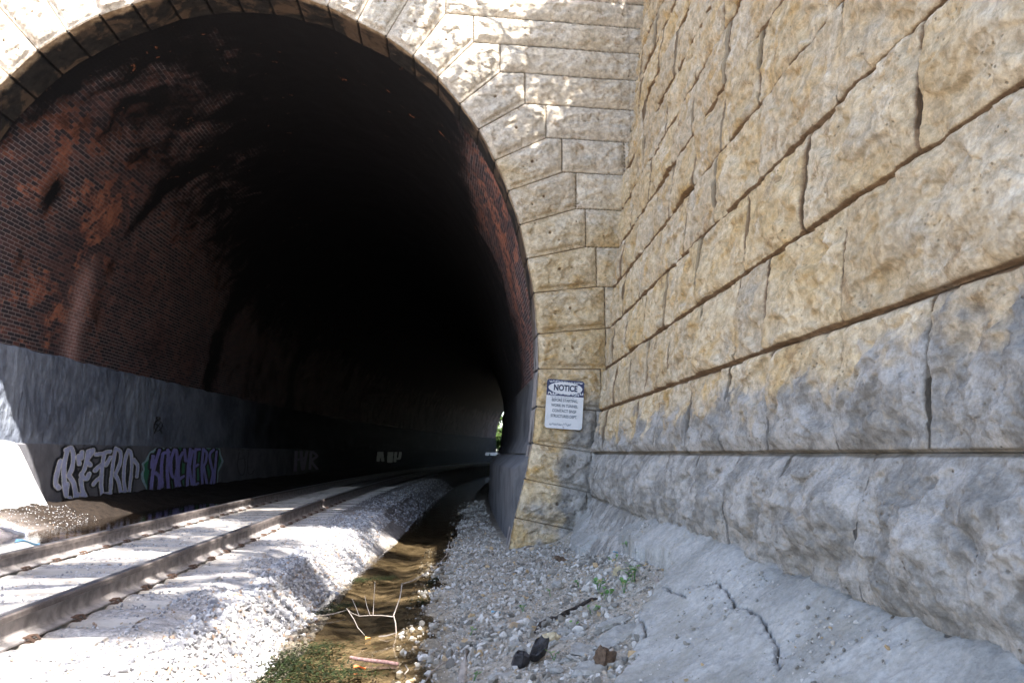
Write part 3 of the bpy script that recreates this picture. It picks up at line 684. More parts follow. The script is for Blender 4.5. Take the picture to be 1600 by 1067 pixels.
# ================================================================== GROUND AND WATER
def build_ground():
    ss = [-14.0]
    while ss[-1] < 118: s = ss[-1]; ss.append(s + float(np.interp(s, [-14, -10, -9.5, 0, 4, 12, 40], [.4, .2, .03, .035, .06, .25, 1.5])))
    ms = np.concatenate([np.arange(-30, -5.4, 1.2), np.arange(-5.4, -1.5, .07), np.arange(-1.5, 1.2, .04), np.arange(1.2, 5.8, .03), [6.2, 8, 14, 30]])
    S, M = np.meshgrid(np.array(ss), ms, indexing='ij'); Z = G(S, M, True)
    # fouled ballast between sleepers dips a little
    tie = np.abs(((S / .61) % 1) - .5) * 2
    Z = Z + np.where(np.abs(M) < 1.25, -.012 + .018 * np.cos(2 * PI * S / .61 + PI) , 0) * sstep(1.3, 1.2, np.abs(M))
    Z = Z - .05 * sstep(.12, .06, np.abs(np.abs(M) - .755)) * sstep(.35, .6, tie)
    Z = np.where((M > 6) | (M < -5.6), np.minimum(Z, -1.0), Z)
    xy = axis(np.minimum(S, 400), M); P = np.concatenate([xy, Z[..., None]], -1)
    g0 = G(S, M)
    at = dict(right=sstep(2.7, 3.0, M), bed=sstep(-1.47, -1.515, Z) * sstep(1.4, 1.8, M), mud=sstep(-1.75, -2.1, M + .15 * fbm(S, M, 3., 3)),
              paler=sstep(1.9, .4, S + .5 * fbm(S, M, 6., 3)), deep=sstep(0, 6, S))  # pale mud where sun falls, its brightness put into the colour
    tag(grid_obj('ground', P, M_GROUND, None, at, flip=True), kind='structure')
    z0 = -1.75
    poly_mesh('terrain', [(-300, -200, z0), (300, -200, z0), (300, 400, z0), (-300, 400, z0)], [(0, 1, 2, 3)], M_EARTH)['kind'] = 'structure'
    # creek and puddle
    S, M = np.meshgrid(np.concatenate([np.arange(-12, 4, .4), np.arange(4, 90, 4)]), np.linspace(1.5, 4.05, 8), indexing='ij')
    P = np.concatenate([axis(S, M), np.full(S.shape + (1,), -1.503)], -1); tag(grid_obj('water', P, M_WATER, None, flip=True), kind='structure')
    S, M = np.meshgrid(np.concatenate([np.arange(-12, 8.5, .5)]), np.linspace(-4.5, -1.25, 8), indexing='ij')
    P = np.concatenate([axis(S, M), np.full(S.shape + (1,), -1.19)], -1); tag(grid_obj('puddle_water', P, M_PUD, None, flip=True), kind='structure')
build_ground()

# ================================================================== TRACK
def sweep(name, prof, ss, m0, z0, mats, mi, parent, closed=True):
    n = len(prof); V = []; Fs = []; MI = []
    for s in ss:
        for (a, b) in prof:
            p = axis(s, m0 + a); V.append((p[0], p[1], z0 + b))
    for i in range(len(ss) - 1):
        for k in range(n):
            k2 = (k + 1) % n; Fs.append((i * n + k, (i + 1) * n + k, (i + 1) * n + k2, i * n + k2)); MI.append(mi[k])
    o = poly_mesh(name, V, Fs, mats, None, False, MI); return o
TRK = empty('railway_track', (A0[0], A0[1], -1.1)); tag(TRK, 'single railway track of rusty steel rails on whitish sleepers running into the tunnel', 'railway track')
RP = [(-.070, 0), (-.070, .011), (-.020, .028), (-.009, .045), (-.009, .125), (-.036, .138), (-.037, .165), (-.030, .175), (-.012, .178), (.012, .178), (.030, .175), (.037, .165), (.036, .138), (.009, .125), (.009, .045), (.020, .028), (.070, .011), (.070, 0)]
RMI = [2] * 5 + [0] * 2 + [1] * 3 + [0] * 2 + [2] * 6
rs = list(np.arange(-13, 0, 1.0)) + list(np.arange(0, 112, 1.0))
for m0 in (.755, -.755): keep(sweep('rail', RP, rs, m0, -.892 - .178, [M_RAIL, M_HEAD, M_DUSTY], RMI, TRK), TRK)
def sleeper_mesh():
    b = bmesh.new(); bmesh.ops.create_cube(b, size=1)
    for v in b.verts: v.co = Vector((v.co.x * 2.5, v.co.y * (.27 if v.co.z < 0 else .22), v.co.z * .17))
    bmesh.ops.bevel(b, geom=b.edges[:], offset=.015, segments=2, affect='EDGES'); me = bpy.data.meshes.new('sleeper'); b.to_mesh(me); b.free(); me.materials.append(M_SLEEP); return me
def clip_mesh():
    pts = [(-.05, -.05, .0), (-.02, -.05, .035), (.03, -.045, .03), (.045, 0, .018), (.03, .045, .03), (-.02, .05, .035), (-.05, .05, .0)]
    V, Fq = tube(pts, .011, 6); V2, F2 = boxvf(-.03, .06, -.07, .07, -.012, .004); V3, F3 = merge([(V, Fq), (V2, F2)])
    me = bpy.data.meshes.new('rail_clip'); me.from_pydata(V3, [], [tuple(dict.fromkeys(f)) for f in F3]); me.materials.append(M_CLIP); return me
SM_, CM_ = sleeper_mesh(), clip_mesh()
for i in range(-17, 26):
    s = i * .61; p = axis(s, 0.0); o = link('sleeper', SM_, TRK)
    o.location = (p[0] - A0[0], p[1] - A0[1], -1.076 - .085 + 1.1 + RNG.uniform(-.004, .004)); o.rotation_euler = (0, 0, math.atan2(N0[1], N0[0]) - max(s, 0) / RAD + RNG.uniform(-.01, .01))
    if i < 12:
        for sx in (.755, -.755):
            for sd in (1, -1):
                c = link('rail_clip', CM_, o); c.scale = (.75, .75, .75); c.location = (sx + sd * .08, 0, .088); c.rotation_euler = (0, 0, 0 if sd < 0 else PI)
# ================================================================== LOOSE STONE
def rock_templates(n=10, pts=13, seed=3):
    out = []; r = np.random.default_rng(seed)
    for i in range(n):
        b = bmesh.new(); p = r.normal(size=(pts, 3)); p /= np.linalg.norm(p, axis=1)[:, None]; p *= np.array([1, .8, .62]) * r.uniform(.8, 1.1, (pts, 1))
        for q in p: b.verts.new(q)
        bmesh.ops.convex_hull(b, input=b.verts[:]); b.verts.ensure_lookup_table()
        for v in [v for v in b.verts if not v.link_faces]: b.verts.remove(v)
        b.verts.index_update(); bmesh.ops.triangulate(b, faces=b.faces[:])
        out.append((np.array([v.co[:] for v in b.verts]), np.array([[v.index for v in f.verts] for f in b.faces]))); b.free()
    return out
TPL = rock_templates()
def scatter(name, pos, size, mat, sink=.3, flat=1.0, seed=1, rnd=None):
    r = np.random.default_rng(seed); n = len(pos); which = r.integers(0, len(TPL), n); Vs = []; Fs = []; Rn = []; base = 0
    for t, (tv, tf) in enumerate(TPL):
        idx = np.where(which == t)[0]
        if not len(idx): continue
        q = r.normal(size=(len(idx), 4)); q /= np.linalg.norm(q, axis=1)[:, None]; a, b, c, d = q.T
        R = np.stack([np.stack([1 - 2 * (c * c + d * d), 2 * (b * c - a * d), 2 * (b * d + a * c)], -1), np.stack([2 * (b * c + a * d), 1 - 2 * (b * b + d * d), 2 * (c * d - a * b)], -1), np.stack([2 * (b * d - a * c), 2 * (c * d + a * b), 1 - 2 * (b * b + c * c)], -1)], 1)
        v = np.einsum('nij,kj->nki', R, tv) * size[idx][:, None, None]; v[..., 2] *= flat
        v = v + pos[idx][:, None, :]; v[..., 2] += (size[idx] * (.6 - sink) * flat)[:, None]
        Vs.append(v.reshape(-1, 3)); f = tf[None] + (np.arange(len(idx)) * len(tv))[:, None, None] + base; Fs.append(f.reshape(-1, 3)); base += len(idx) * len(tv)
        rr = r.random(len(idx)) if rnd is None else rnd[idx]; Rn.append(np.repeat(rr, len(tv)))
    me = raw_mesh(name, np.vstack(Vs), np.vstack(Fs), mat, dict(rnd=np.concatenate(Rn)), smooth=False); return link(name, me)
def rand_sm(n, s0, s1, m0, m1, power=1.0):
    return s0 + (s1 - s0) * RNG.random(n) ** power, m0 + (m1 - m0) * RNG.random(n)
def place(S, M):
    xy = axis(S, M); return np.concatenate([xy, G(S, M, True)[:, None]], 1)
def stones():
    S1, M1 = rand_sm(17000, -9.6, 4, 1.25, 2.12); kk = (M1 > 1.5) | (fbm(S1 * .8, M1 * 2, 6., 3) + .6 * RNG.random(len(S1)) > .42); S1, M1 = S1[kk], M1[kk]; S2, M2 = rand_sm(9000, -9.6, 3, -1.4, 1.35); S3, M3 = rand_sm(3500, 4, 25, 1.15, 2.6); S4, M4 = rand_sm(1200, -9.6, 2, -2.3, -1.2); S6, M6 = rand_sm(1500, -3, 3.5, -4.4, -2.9); S4 = np.concatenate([S4, S6]); M4 = np.concatenate([M4, M6])
    cl = fbm(S2 * .9, M2 * .9, 3., 3); k = cl + .5 * RNG.random(len(S2)) > .15; S2, M2 = S2[k], M2[k]
    k = (np.abs(np.abs(M2) - .755) > .10); S2, M2 = S2[k], M2[k]
    S5, M5 = rand_sm(5000, -9.6, 4, -1.25, 1.25); kk = (np.abs(((S5 / .61 + .5) % 1) - .5) > .24) & (np.abs(np.abs(M5) - .755) > .12); S2 = np.concatenate([S2, S5[kk]]); M2 = np.concatenate([M2, M5[kk]])
    S = np.concatenate([S1, S2, S3, S4]); M = np.concatenate([M1, M2, M3, M4]); z = RNG.gamma(4, .25, len(S))
    sz = np.where(M > 1.5, .014 + .010 * z, .006 + .006 * z); sz = np.clip(sz, .006, .055)
    tag(scatter('ballast_stones', place(S, M), sz, M_BALL, seed=5), 'heap of angular pale ballast stones sloping from the track to the creek', None, None, 'stuff')
    S, M = rand_sm(33000, -9.3, 1.5, 2.85, 5.75); S5, M5 = rand_sm(5000, 1, 14, 3.2, 4.1); S = np.concatenate([S, S5]); M = np.concatenate([M, M5])
    P = place(S, M); keepm = (P[:, 0] < wingx(P[:, 1], P[:, 2]) - .02) & ((M > 3.3) | (RNG.random(len(M)) < .45)) & ((S < .0) | (M < 4.1)); P = P[keepm]; S = S[keepm]
    cl2 = np.clip(1 + 1.2 * fbm(P[:, 0] * 1.3, P[:, 1] * 1.3, 4., 3), .35, 2); z = RNG.gamma(1.1, .8, len(P)) * cl2; sz = np.clip(.004 + .0095 * z, .004, .055)
    d = np.hypot(P[:, 0], P[:, 1]); big = RNG.random(len(P)) < .02; sz = np.where(big, sz + .02, sz)
    tag(scatter('gravel', P, sz, M_GRAV, seed=9), 'loose grey and brown gravel slope below the wall', None, None, 'stuff')
    # mud clods and pebbles along the far wall
stones()

# ================================================================== CONCRETE APRON with cracks
EDGE_PX = [(905, 822), (890, 845), (905, 862), (935, 850), (962, 850), (1000, 872), (1040, 880), (1046, 905), (1022, 930), (1004, 958), (986, 985), (1003, 1000), (985, 1030), (968, 1050), (955, 1067)]
def build_apron():
    edge = [ground_hit(a, b, .05)[:2] for a, b in EDGE_PX]
    last = edge[-1]; poly = [tuple(p) for p in edge] + [(last[0] - .10, 3.3), (last[0] - .1, 1.0), (last[0], -4.5), (2.4, -4.5), (2.4, 13.6), (1.0, 13.6)]
    ys = [-4.4]
    while ys[-1] < 12.9: y = ys[-1]; ys.append(y + (.2 if y < 2 else float(np.clip(y * y / 2600, .009, .035))))
    ts = np.concatenate([np.arange(-.25, 1.9, .012), np.arange(1.9, 2.3, .05)]); Y, T = np.meshgrid(np.array(ys), ts, indexing='ij')
    X = wingx(Y, -1.0) - T; s, m = sm_of(X, Y); g = G(s, m)
    wx = X + .05 * fbm(X * 3, Y * 3, 1., 4) + .015 * fbm(X * 14, Y * 14, 1., 3); wy = Y + .06 * fbm(X * 3, Y * 3, 4., 4)
    ins = inpoly(wx, wy, poly)
    Zs = g + .055 + .015 * fbm(X * 1.5, Y * 1.5, 2., 4) + .006 * ridged(X * 6, Y * 3, 2., 3) + .002 * fbm(X * 40, Y * 40, 3., 3) + .0035 * perlin(X * 15, Y * 15, 2.)
    Zs = Zs + .12 * (1 + .35 * fbm(Y * .9, T, 2., 2)) * np.exp(-np.maximum(T, 0) / .3) + .02 * ridged(X * 3, Y * 4, 7., 3) * sstep(.7, .2, T) + .05 * sstep(.5, 0, T)         # fillet against the wall
    Zs = Zs + .010 * fbm(X * 9, Y * 9, 4., 4, .6) + .012 * ridged(X * 3.5, Y * 3.5, 14., 4)
    tro = np.exp(-((T - .75 - .05 * (Y - 4)) / .22) ** 2); Zs = Zs - .02 * tro
    cr = np.zeros(X.shape)
    C = [[(1222, 1067), (1214, 1050), (1218, 1035), (1208, 1018), (1199, 1002), (1190, 990), (1172, 978), (1160, 973), (1150, 972), (1147, 960), (1138, 948), (1128, 942), (1124, 934)],
         [(1075, 948), (1062, 940), (1048, 934), (1040, 926)], [(1124, 936), (1108, 938), (1092, 940)], [(1160, 973), (1140, 985), (1134, 990)], [(1199, 1010), (1192, 1012)], [(1008, 1000), (1010, 985), (1003, 970), (990, 965)]]
    W = [.0065, .0085, .003, .0025, .0025, .007]
    for pl, wd in zip(C, W):
        pts = [ground_hit(a, b, .06)[:2] for a, b in pl]
        d = np.full(X.shape, 9.)
        jx = X + .012 * fbm(X * 22, Y * 22, 5., 3); jy = Y + .012 * fbm(X * 22, Y * 22, 8., 3)
        for a, b in zip(pts[:-1], pts[1:]): d = np.minimum(d, segdist(jx, jy, a, b))
        cr = np.maximum(cr, sstep(wd * 1.6, wd * .7, d)); Zs = Zs + .012 * sstep(.10, wd, d) * (jx < np.interp(jy, [3, 6.5], [1.2, 1.2]))
    Zs = Zs - .07 * cr
    Z = np.where(ins, Zs, g - .12)
    P = np.stack([X, Y, Z], -1); mk = ins[:-1, :-1] | ins[1:, 1:] | ins[1:, :-1] | ins[:-1, 1:]
    o = grid_obj('concrete_apron', P, M_APRON, None, dict(crack=cr), mk, flip=False)
    tag(o, 'cracked grey sprayed concrete apron sloping from the foot of the block wall', 'apron')
    return poly
APR = build_apron()
def slab_thing(px, size, rz, label, tilt=(.1, -.2), name='concrete_slab', mat=None, thick=.03, seed=0, cat='concrete slab', group='broken concrete pieces at the apron edge', jag=.25, lift=.0):
    p = ground_hit(*px); r = np.random.default_rng(seed); n = 11; ang = np.sort(r.uniform(0, 2 * PI, n)); ang = np.linspace(0, 2 * PI, n, endpoint=False) + r.uniform(-.2, .2, n)
    rad = 1 + r.uniform(-jag, jag, n); V = []; Fs = []
    rings = [(.0, 1), (.72, 1), (.94, .85), (1.0, .35), (.95, -.6), (.6, -1), (0, -1)]
    for j, (q, zz) in enumerate(rings):
        for k in range(n):
            x = math.cos(ang[k]) * rad[k] * q * size[0]; y = math.sin(ang[k]) * rad[k] * q * size[1]
            nz = perlin(x * 9 + seed, y * 9, seed * 1.3); V.append((x * (1 + .1 * r.normal() * (q > .9)), y, thick * zz * (.5 if zz > 0 else .5) + (.35 * thick * float(nz)) + (.15 * thick * r.normal() if q > .5 else 0)))
    for j in range(len(rings) - 1):
        for k in range(n): Fs.append((j * n + k, j * n + (k + 1) % n, (j + 1) * n + (k + 1) % n, (j + 1) * n + k))
    o = poly_mesh(name, V, Fs, mat or M_APRON, None, False); o.location = (p[0], p[1], p[2] + thick * .5 + lift); o.rotation_euler = (tilt[0], tilt[1], rz)
    return tag(o, label, cat, group)
def grit():
    n = 9000; Y = 3 + 9.5 * RNG.random(n) ** 1.3; T = .05 + 1.7 * RNG.random(n) ** 1.5; X = wingx(Y, -1.0) - T; s, m = sm_of(X, Y)
    k = fbm(X * 1.2, Y * 1.2, 6., 3) + .9 * RNG.random(n) > .55; X, Y, s, m, T = X[k], Y[k], s[k], m[k], T[k]; d = bpy.data.objects['concrete_apron'].data
    from mathutils.bvhtree import BVHTree
    co = np.empty(len(d.vertices) * 3, np.float32); d.vertices.foreach_get('co', co); co = co.reshape(-1, 3); from mathutils.kdtree import KDTree
    sel = co[::3]; kd = KDTree(len(sel)); [kd.insert((float(a), float(b), 0), i) for i, (a, b, c) in enumerate(sel)]; kd.balance()
    P = []
    for x, y in zip(X, Y):
        q, i, dd = kd.find((x, y, 0))
        if dd < .03: P.append((x, y, float(sel[i][2])))
    P = np.array(P); z = RNG.gamma(1.1, .8, len(P)); tag(scatter('grit', P, np.clip(.0025 + .004 * z, .002, .022), M_GRAV, seed=19), 'grit and crumbs of stone lying on the concrete apron', None, None, 'stuff')
grit()
slab_thing((965, 1003), (.17, .10), .4, 'largest broken concrete plate, lying just off the crumbled edge of the apron', (.12, -.3), thick=.04, seed=1)
slab_thing((955, 978), (.12, .075), -.3, 'grey concrete plate above the largest one, tilted against the apron edge', (.1, -.35), thick=.035, seed=2)
slab_thing((912, 1020), (.10, .08), .9, 'angular concrete plate beside the pale rubble below the bark stick', (.2, -.15), thick=.03, seed=3)
slab_thing((922, 1052), (.09, .10), .2, 'bluish concrete plate at the bottom edge, next to the brown clod', (.1, -.3), thick=.04, seed=4)
slab_thing((895, 998), (.075, .05), .1, 'small flat concrete chip just below the end of the bark stick', (.1, -.2), thick=.025, seed=5)
slab_thing((1012, 962), (.09, .06), .7, 'concrete flake lifting at the cracked corner of the apron', (.1, -.3), thick=.025, seed=6)
slab_thing((880, 990), (.07, .045), 1.1, 'small pale slab half buried in gravel left of the flat chip', (.05, -.2), thick=.03, seed=7)
slab_thing((785, 1061), (.10, .06), .3, 'flat bluish slab at the bottom of the slope near the creek', (.05, -.1), thick=.03, seed=8)
M_TAN = simple('tan_stone', (.42, .36, .24), .9, .2, 20, bump=.5); M_BLK = simple('black_slag', (.035, .033, .036), .6, .4, 20, bump=.6); M_BRN = simple('brown_clod', (.12, .08, .055), .95, .4, 30, bump=.9)
slab_thing((856, 1008), (.085, .06), .5, 'smooth tan stone lying in the grey gravel above the black rocks', (.1, -.1), 'stone', M_TAN, .07, 9, 'stone', None, .12)
slab_thing((842, 1030), (.075, .05), .8, 'larger of two black shiny rocks on the gravel slope', (.5, -.5), 'black_rock', M_BLK, .10, 10, 'rock', None, .3, .01)
slab_thing((815, 1042), (.05, .045), .2, 'smaller black rock, next to the larger one', (.3, .2), 'black_rock', M_BLK, .09, 11, 'rock', None, .3)
slab_thing((944, 1045), (.05, .05), .2, 'crumbly dark brown clod between concrete plates', (.3, .2), 'earth_clod', M_BRN, .10, 12, 'clod', None, .35)
slab_thing((969, 902), (.055, .045), .2, 'rounded pale stone beside the weeds below the wall', (.3, .2), 'stone', M_TAN, .08, 13, 'stone', None, .3)
slab_thing((876, 878), (.07, .05), .2, 'dull brown stone near the foot of the arch, below the concrete skirt', (.3, .2), 'stone', M_BRN, .06, 14, 'stone', None, .3)

fr_ = random.Random(31)
for i in range(26):
    while True:
        q = (fr_.uniform(700, 1010), fr_.uniform(875, 1062)); hp = ground_hit(*q)
        if not inpoly(np.array(hp[0]), np.array(hp[1]), APR) and q[0] > 690 + (q[1] - 880) * .1: break
    slab_thing(q, (fr_.uniform(.03, .075), fr_.uniform(.02, .05)), fr_.uniform(0, 3), 'small flat flake of broken pale concrete scattered over the gravel slope', (fr_.uniform(-.2, .3), fr_.uniform(-.4, .1)), 'concrete_flake', thick=fr_.uniform(.015, .035), seed=60 + i, cat='concrete flake', group='small concrete flakes scattered over the gravel', jag=.35)

# ================================================================== sticks, branch, litter
def tube_thing(name, pts, rad, mat, label, cat, group=None, seg=7, smooth=True):
    V, Fq = tube(pts, rad, seg); c = Vector(pts[0]); V = [tuple(Vector(v) - c) for v in V]
    o = poly_mesh(name, V, Fq, mat, None, smooth); o.location = c; return tag(o, label, cat, group)
# long scorched bark stick on the gravel
px = [(836, 992), (845, 982), (858, 973), (872, 970), (884, 962), (897, 953), (912, 946), (924, 940), (937, 936)]
pts = [Vector(ground_hit(a, b)) + Vector((0, 0, .015 + .008 * math.sin(i * 2.1))) for i, (a, b) in enumerate(px)]
tube_thing('bark_stick', pts, [.012, .028, .034, .026, .022, .019, .016, .013, .006], M_BARK, 'long black stick of charred bark lying on the gravel slope', 'stick', seg=6, smooth=False)
p0 = Vector(ground_hit(1024, 922)); tube_thing('stick_stub', [p0 + Vector((0, 0, .09)), p0 + Vector((.012, -.05, .06)), Vector(ground_hit(1031, 950)) + Vector((0, 0, .07))], [.016, .02, .018], M_WOOD, 'short pale wooden stub standing at the cracked apron corner', 'stick')
p0 = Vector(ground_hit(817, 862)); tube_thing('dry_stick', [p0 + Vector((0, 0, .03)), Vector(ground_hit(826, 857)) + Vector((0, 0, .04)), Vector(ground_hit(835, 856)) + Vector((0, 0, .03))], [.01, .012, .008], M_WOOD, 'thin dried-out stick lying at the foot of the arch', 'stick')
p0 = Vector(ground_hit(722, 1066)); tube_thing('old_post', [p0, p0 + Vector((.01, .02, .10)), p0 + Vector((.03, .05, .19))], [.028, .026, .02], M_WOOD, 'grey weathered stump of wood at the bottom edge beside the creek', 'stick')
def px_at(px_, y0, dy=0.0):
    r = ray(*px_); t = y0 / r[1]; return Vector(r * t) + Vector((0, dy, 0))
br = empty('dead_branch', tuple(px_at((619, 987), 7.25))); tag(br, 'bare forked pale branch sticking up out of the creek', 'branch')
def twig(nm, pl, rad, parent=br):
    V, Fq = tube(pl, [q * .55 for q in rad], 6); o = poly_mesh(nm, V, Fq, M_WOOD, None); return keep(o, parent)
def yy(a): return a
main = [((618, 1003), 7.22), ((619, 987), 7.25), ((618, 973), 7.27), ((615, 961), 7.3), ((621, 945), 7.33), ((625, 933), 7.36), ((627, 922), 7.4), ((628, 912), 7.45), ((642, 908), 7.55), ((656, 901), 7.65), ((674, 889), 7.8), ((686, 880), 7.9), ((697, 868), 8.0), ((700, 857), 8.05), ((702, 845), 8.1)]
twig('stem', [px_at(a, y) for a, y in main], [.011, .011, .0105, .010, .009, .009, .0085, .0085, .008, .0075, .007, .0065, .006, .0055, .0045])
twig('side_shoot', [px_at((614, 963), 7.3), px_at((596, 961), 7.25), px_at((578, 961), 7.2), px_at((561, 962), 7.15), px_at((549, 957), 7.12), px_at((541, 950), 7.1)], [.009, .0085, .008, .007, .006, .005])
twig('side_shoot', [px_at((583, 961), 7.2), px_at((584, 940), 7.22), px_at((585, 925), 7.24), px_at((586, 908), 7.26)], [.006, .005, .004, .003])
twig('side_shoot', [px_at((561, 961), 7.15), px_at((556, 948), 7.2), px_at((550, 935), 7.25)], [.006, .005, .003])
twig('side_shoot', [px_at((578, 960), 7.18), px_at((573, 946), 7.24), px_at((570, 930), 7.3)], [.006, .005, .003])
twig('side_shoot', [px_at((543, 952), 7.1), px_at((553, 967), 7.0), px_at((559, 980), 6.95), px_at((570, 992), 6.9)], [.006, .0055, .005, .004])
twig('side_shoot', [px_at((697, 868), 8.0), px_at((702, 870), 8.0)], [.005, .002]); twig('side_shoot', [px_at((674, 889), 7.8), px_at((674, 884), 7.8)], [.004, .002])
def wpt(a, b, dz=0.0): return Vector(zhit(a, b, -1.503 + dz))
tube_thing('water_stick', [wpt(548, 1026, .01), wpt(560, 1029, .02), wpt(585, 1032, .02), wpt(605, 1034, .015), wpt(622, 1037, .01)], [.010, .013, .014, .014, .013], simple('reddish_cane', (.22, .13, .12), .6, .4, 60), 'reddish brown striped cane floating across the creek below the forked branch', 'stick')
tube_thing('water_stick', [wpt(490, 963, .03), wpt(520, 959, .035), wpt(541, 953, .04)], [.005, .006, .005], M_WOOD, 'thin grey twig lying from the ballast toward the forked branch', 'stick', 'loose twigs along the creek')
tube_thing('water_stick', [wpt(592, 994, .01), wpt(604, 993, .02), wpt(617, 989, .02)], [.005, .006, .005], M_WOOD, 'brown twig arching over the water left of the branch foot', 'stick', 'loose twigs along the creek')
tube_thing('water_stick', [wpt(663, 1067, .01), wpt(673, 1051, .04), wpt(690, 1037, .05), wpt(704, 1030, .06)], [.004, .006, .006, .004], M_WOOD, 'bent pale twig on the pink pebbles at the creek edge, bottom of the view', 'stick', 'loose twigs along the creek')
tube_thing('water_stick', [wpt(632, 1053, .01), wpt(638, 1046, .03), wpt(633, 1038, .03)], [.004, .005, .003], M_WOOD, 'small hooked twig poking from the water left of the pink pebbles', 'stick', 'loose twigs along the creek')
tube_thing('water_stick', [wpt(672, 1022, .02), wpt(683, 1014, .06), wpt(690, 1005, .06), wpt(684, 998, .05)], [.004, .005, .004, .003], M_WOOD, 'curved twig above the pink pebbles on the gravel bank', 'stick', 'loose twigs along the creek')
M_ORG = simple('orange_leaf', (.65, .16, .04), .6, .2); M_TANL = simple('tan_leaf', (.5, .3, .1), .6, .2); M_BLUE = simple('blue_plastic', (.25, .45, .6), .5, .2); M_PAPER = simple('white_plastic', (.75, .78, .85), .5, .1)
def flat_scrap(name, p, size, rz, mat, label, cat, group=None, curl=.3, n=7):
    V = []; Fs = []
    for i in range(n):
        t = i / (n - 1); wdt = math.sin(PI * (.08 + .84 * t)) ** .7
        for j in (-1, -.4, .4, 1):
            V.append(((t - .5) * size[0], j * wdt * size[1] / 2, curl * size[1] * (j * j) + curl * size[0] * .3 * math.sin(t * 5 + j)))
    for i in range(n - 1):
        for j in range(3): Fs.append((i * 4 + j, i * 4 + j + 1, (i + 1) * 4 + j + 1, (i + 1) * 4 + j))
    k = len(V); V += [(a, b, c - .003) for a, b, c in V]; Fs += [tuple(x + k for x in f[::-1]) for f in Fs]
    o = poly_mesh(name, V, Fs, mat); o.location = p; o.rotation_euler = (.1, .1, rz); return tag(o, label, cat, group)
flat_scrap('fallen_leaf', wpt(562, 1043, .012), (.085, .03), .2, M_ORG, 'orange fallen leaf floating just below the reddish cane', 'leaf')
flat_scrap('fallen_leaf', wpt(575, 998, .012), (.05, .05), .8, M_TANL, 'tan fallen leaf on the water under the forked branch', 'leaf')
flat_scrap('blue_litter', Vector(ground_hit(775, 962)) + Vector((0, 0, .03)), (.10, .03), .7, M_BLUE, 'strip of pale blue plastic litter on the middle of the gravel slope', 'litter')
flat_scrap('blue_litter', Vector(ground_hit(962, 869)) + Vector((0, 0, .04)), (.05, .03), .2, M_BLUE, 'tiny blue plastic scrap in the gravel below the wall corner', 'litter')
for (px_, lab, sz) in (((8, 832), 'white plastic sheet at the left edge of the muddy puddle', (.6, .28)), ((42, 849), 'pale blue crumpled bag lying in the puddle just behind the rail', (.3, .10))):
    q = zhit(px_[0], px_[1], -1.15); flat_scrap('plastic_litter', Vector(q), sz, .1, M_PAPER if 'white' in lab else M_BLUE, lab, 'litter', None, .25)

# ================================================================== weeds and pond weed
def weed(px_, hgt, nl, label, seed, spread=.06, mat=None, lsz=.035, base=None):
    r = random.Random(seed); p = Vector(base) if base is not None else Vector(ground_hit(*px_)) + Vector((0, 0, .02)); root = empty('weed', p); parts = []; SV = []; 
    V = []; Fs = []; RN = []
    st = []
    for i in range(max(2, nl // 4)):
        a = r.uniform(0, 2 * PI); e = Vector((math.cos(a) * spread * r.uniform(.3, 1), math.sin(a) * spread * r.uniform(.3, 1), hgt * r.uniform(.5, 1))); st.append(tube([Vector((0, 0, -.03)), e * .5 + Vector((0, 0, hgt * .1)), e], [.003, .0025, .0015], 5))
        for j in range(4):
            t = .35 + .65 * (j + 1) / 4; c = e * t + Vector((0, 0, hgt * .1 * (1 - t))); d = Vector((r.uniform(-1, 1), r.uniform(-1, 1), r.uniform(-.1, .7))).normalized(); l = lsz * r.uniform(.6, 1.3)
            sd = d.cross(Vector((0, 0, 1))).normalized() * l * .38; up = Vector((0, 0, l * .1)); b = len(V)
            V += [c, c + d * l * .35 + sd + up, c + d * l * .75 + sd * .8, c + d * l, c + d * l * .75 - sd * .8, c + d * l * .35 - sd + up]
            Fs += [(b, b + 1, b + 2, b + 3), (b, b + 3, b + 4, b + 5)]; RN += [r.random()] * 6
    v, f = merge(st); o = poly_mesh('stems', v, f, mat or M_WEED, root)
    me = raw_mesh('leaves', np.array([tuple(x) for x in V]), np.array(Fs), mat or M_WEED, dict(rnd=np.array(RN)), smooth=False); link('leaves', me, root)
    tag(root, label, 'weed', 'green weeds on the gravel slope'); return root
for i, (px_, h_, nl, lab) in enumerate([((990, 912), .13, 22, 'leafy green weed, the fullest clump, right of the others below the wall'), ((975, 925), .09, 14, 'low green weed just left of the fullest clump'), ((935, 925), .12, 16, 'upright green weed above the upper end of the bark stick'),
        ((948, 940), .09, 16, 'yellowish green weed touching the upper end of the bark stick'), ((985, 862), .10, 10, 'pale green weed against the foot of the wall, below the lowest course'), ((1010, 876), .09, 14, 'pair of green sprigs in the gravel just above the fullest clump'),
        ((1040, 870), .10, 10, 'thin green sprig growing from the top of the apron against the wall'), ((905, 918), .06, 8, 'tiny green sprig left of the upright weed'), ((860, 930), .05, 8, 'tiny green seedling alone above the bark stick'), ((925, 962), .06, 12, 'grey green weed below the bark stick'),
        ((898, 983), .04, 6, 'small dark green seedling above the small flat chip'), ((818, 957), .035, 6, 'lone seedling in the gravel left of the bark stick'), ((735, 990), .035, 7, 'small seedling low on the slope near the creek'), ((866, 1030), .045, 8, 'green seedling beside the larger black rock'), ((960, 880), .07, 10, 'pale sprig by the tiny blue scrap'), ((740, 1062), .03, 8, 'seedling at the bottom edge beside the stump')]):
    weed(px_, h_, nl, lab, 40 + i, spread=.05 + h_ * .3, lsz=.02 + h_ * .2)
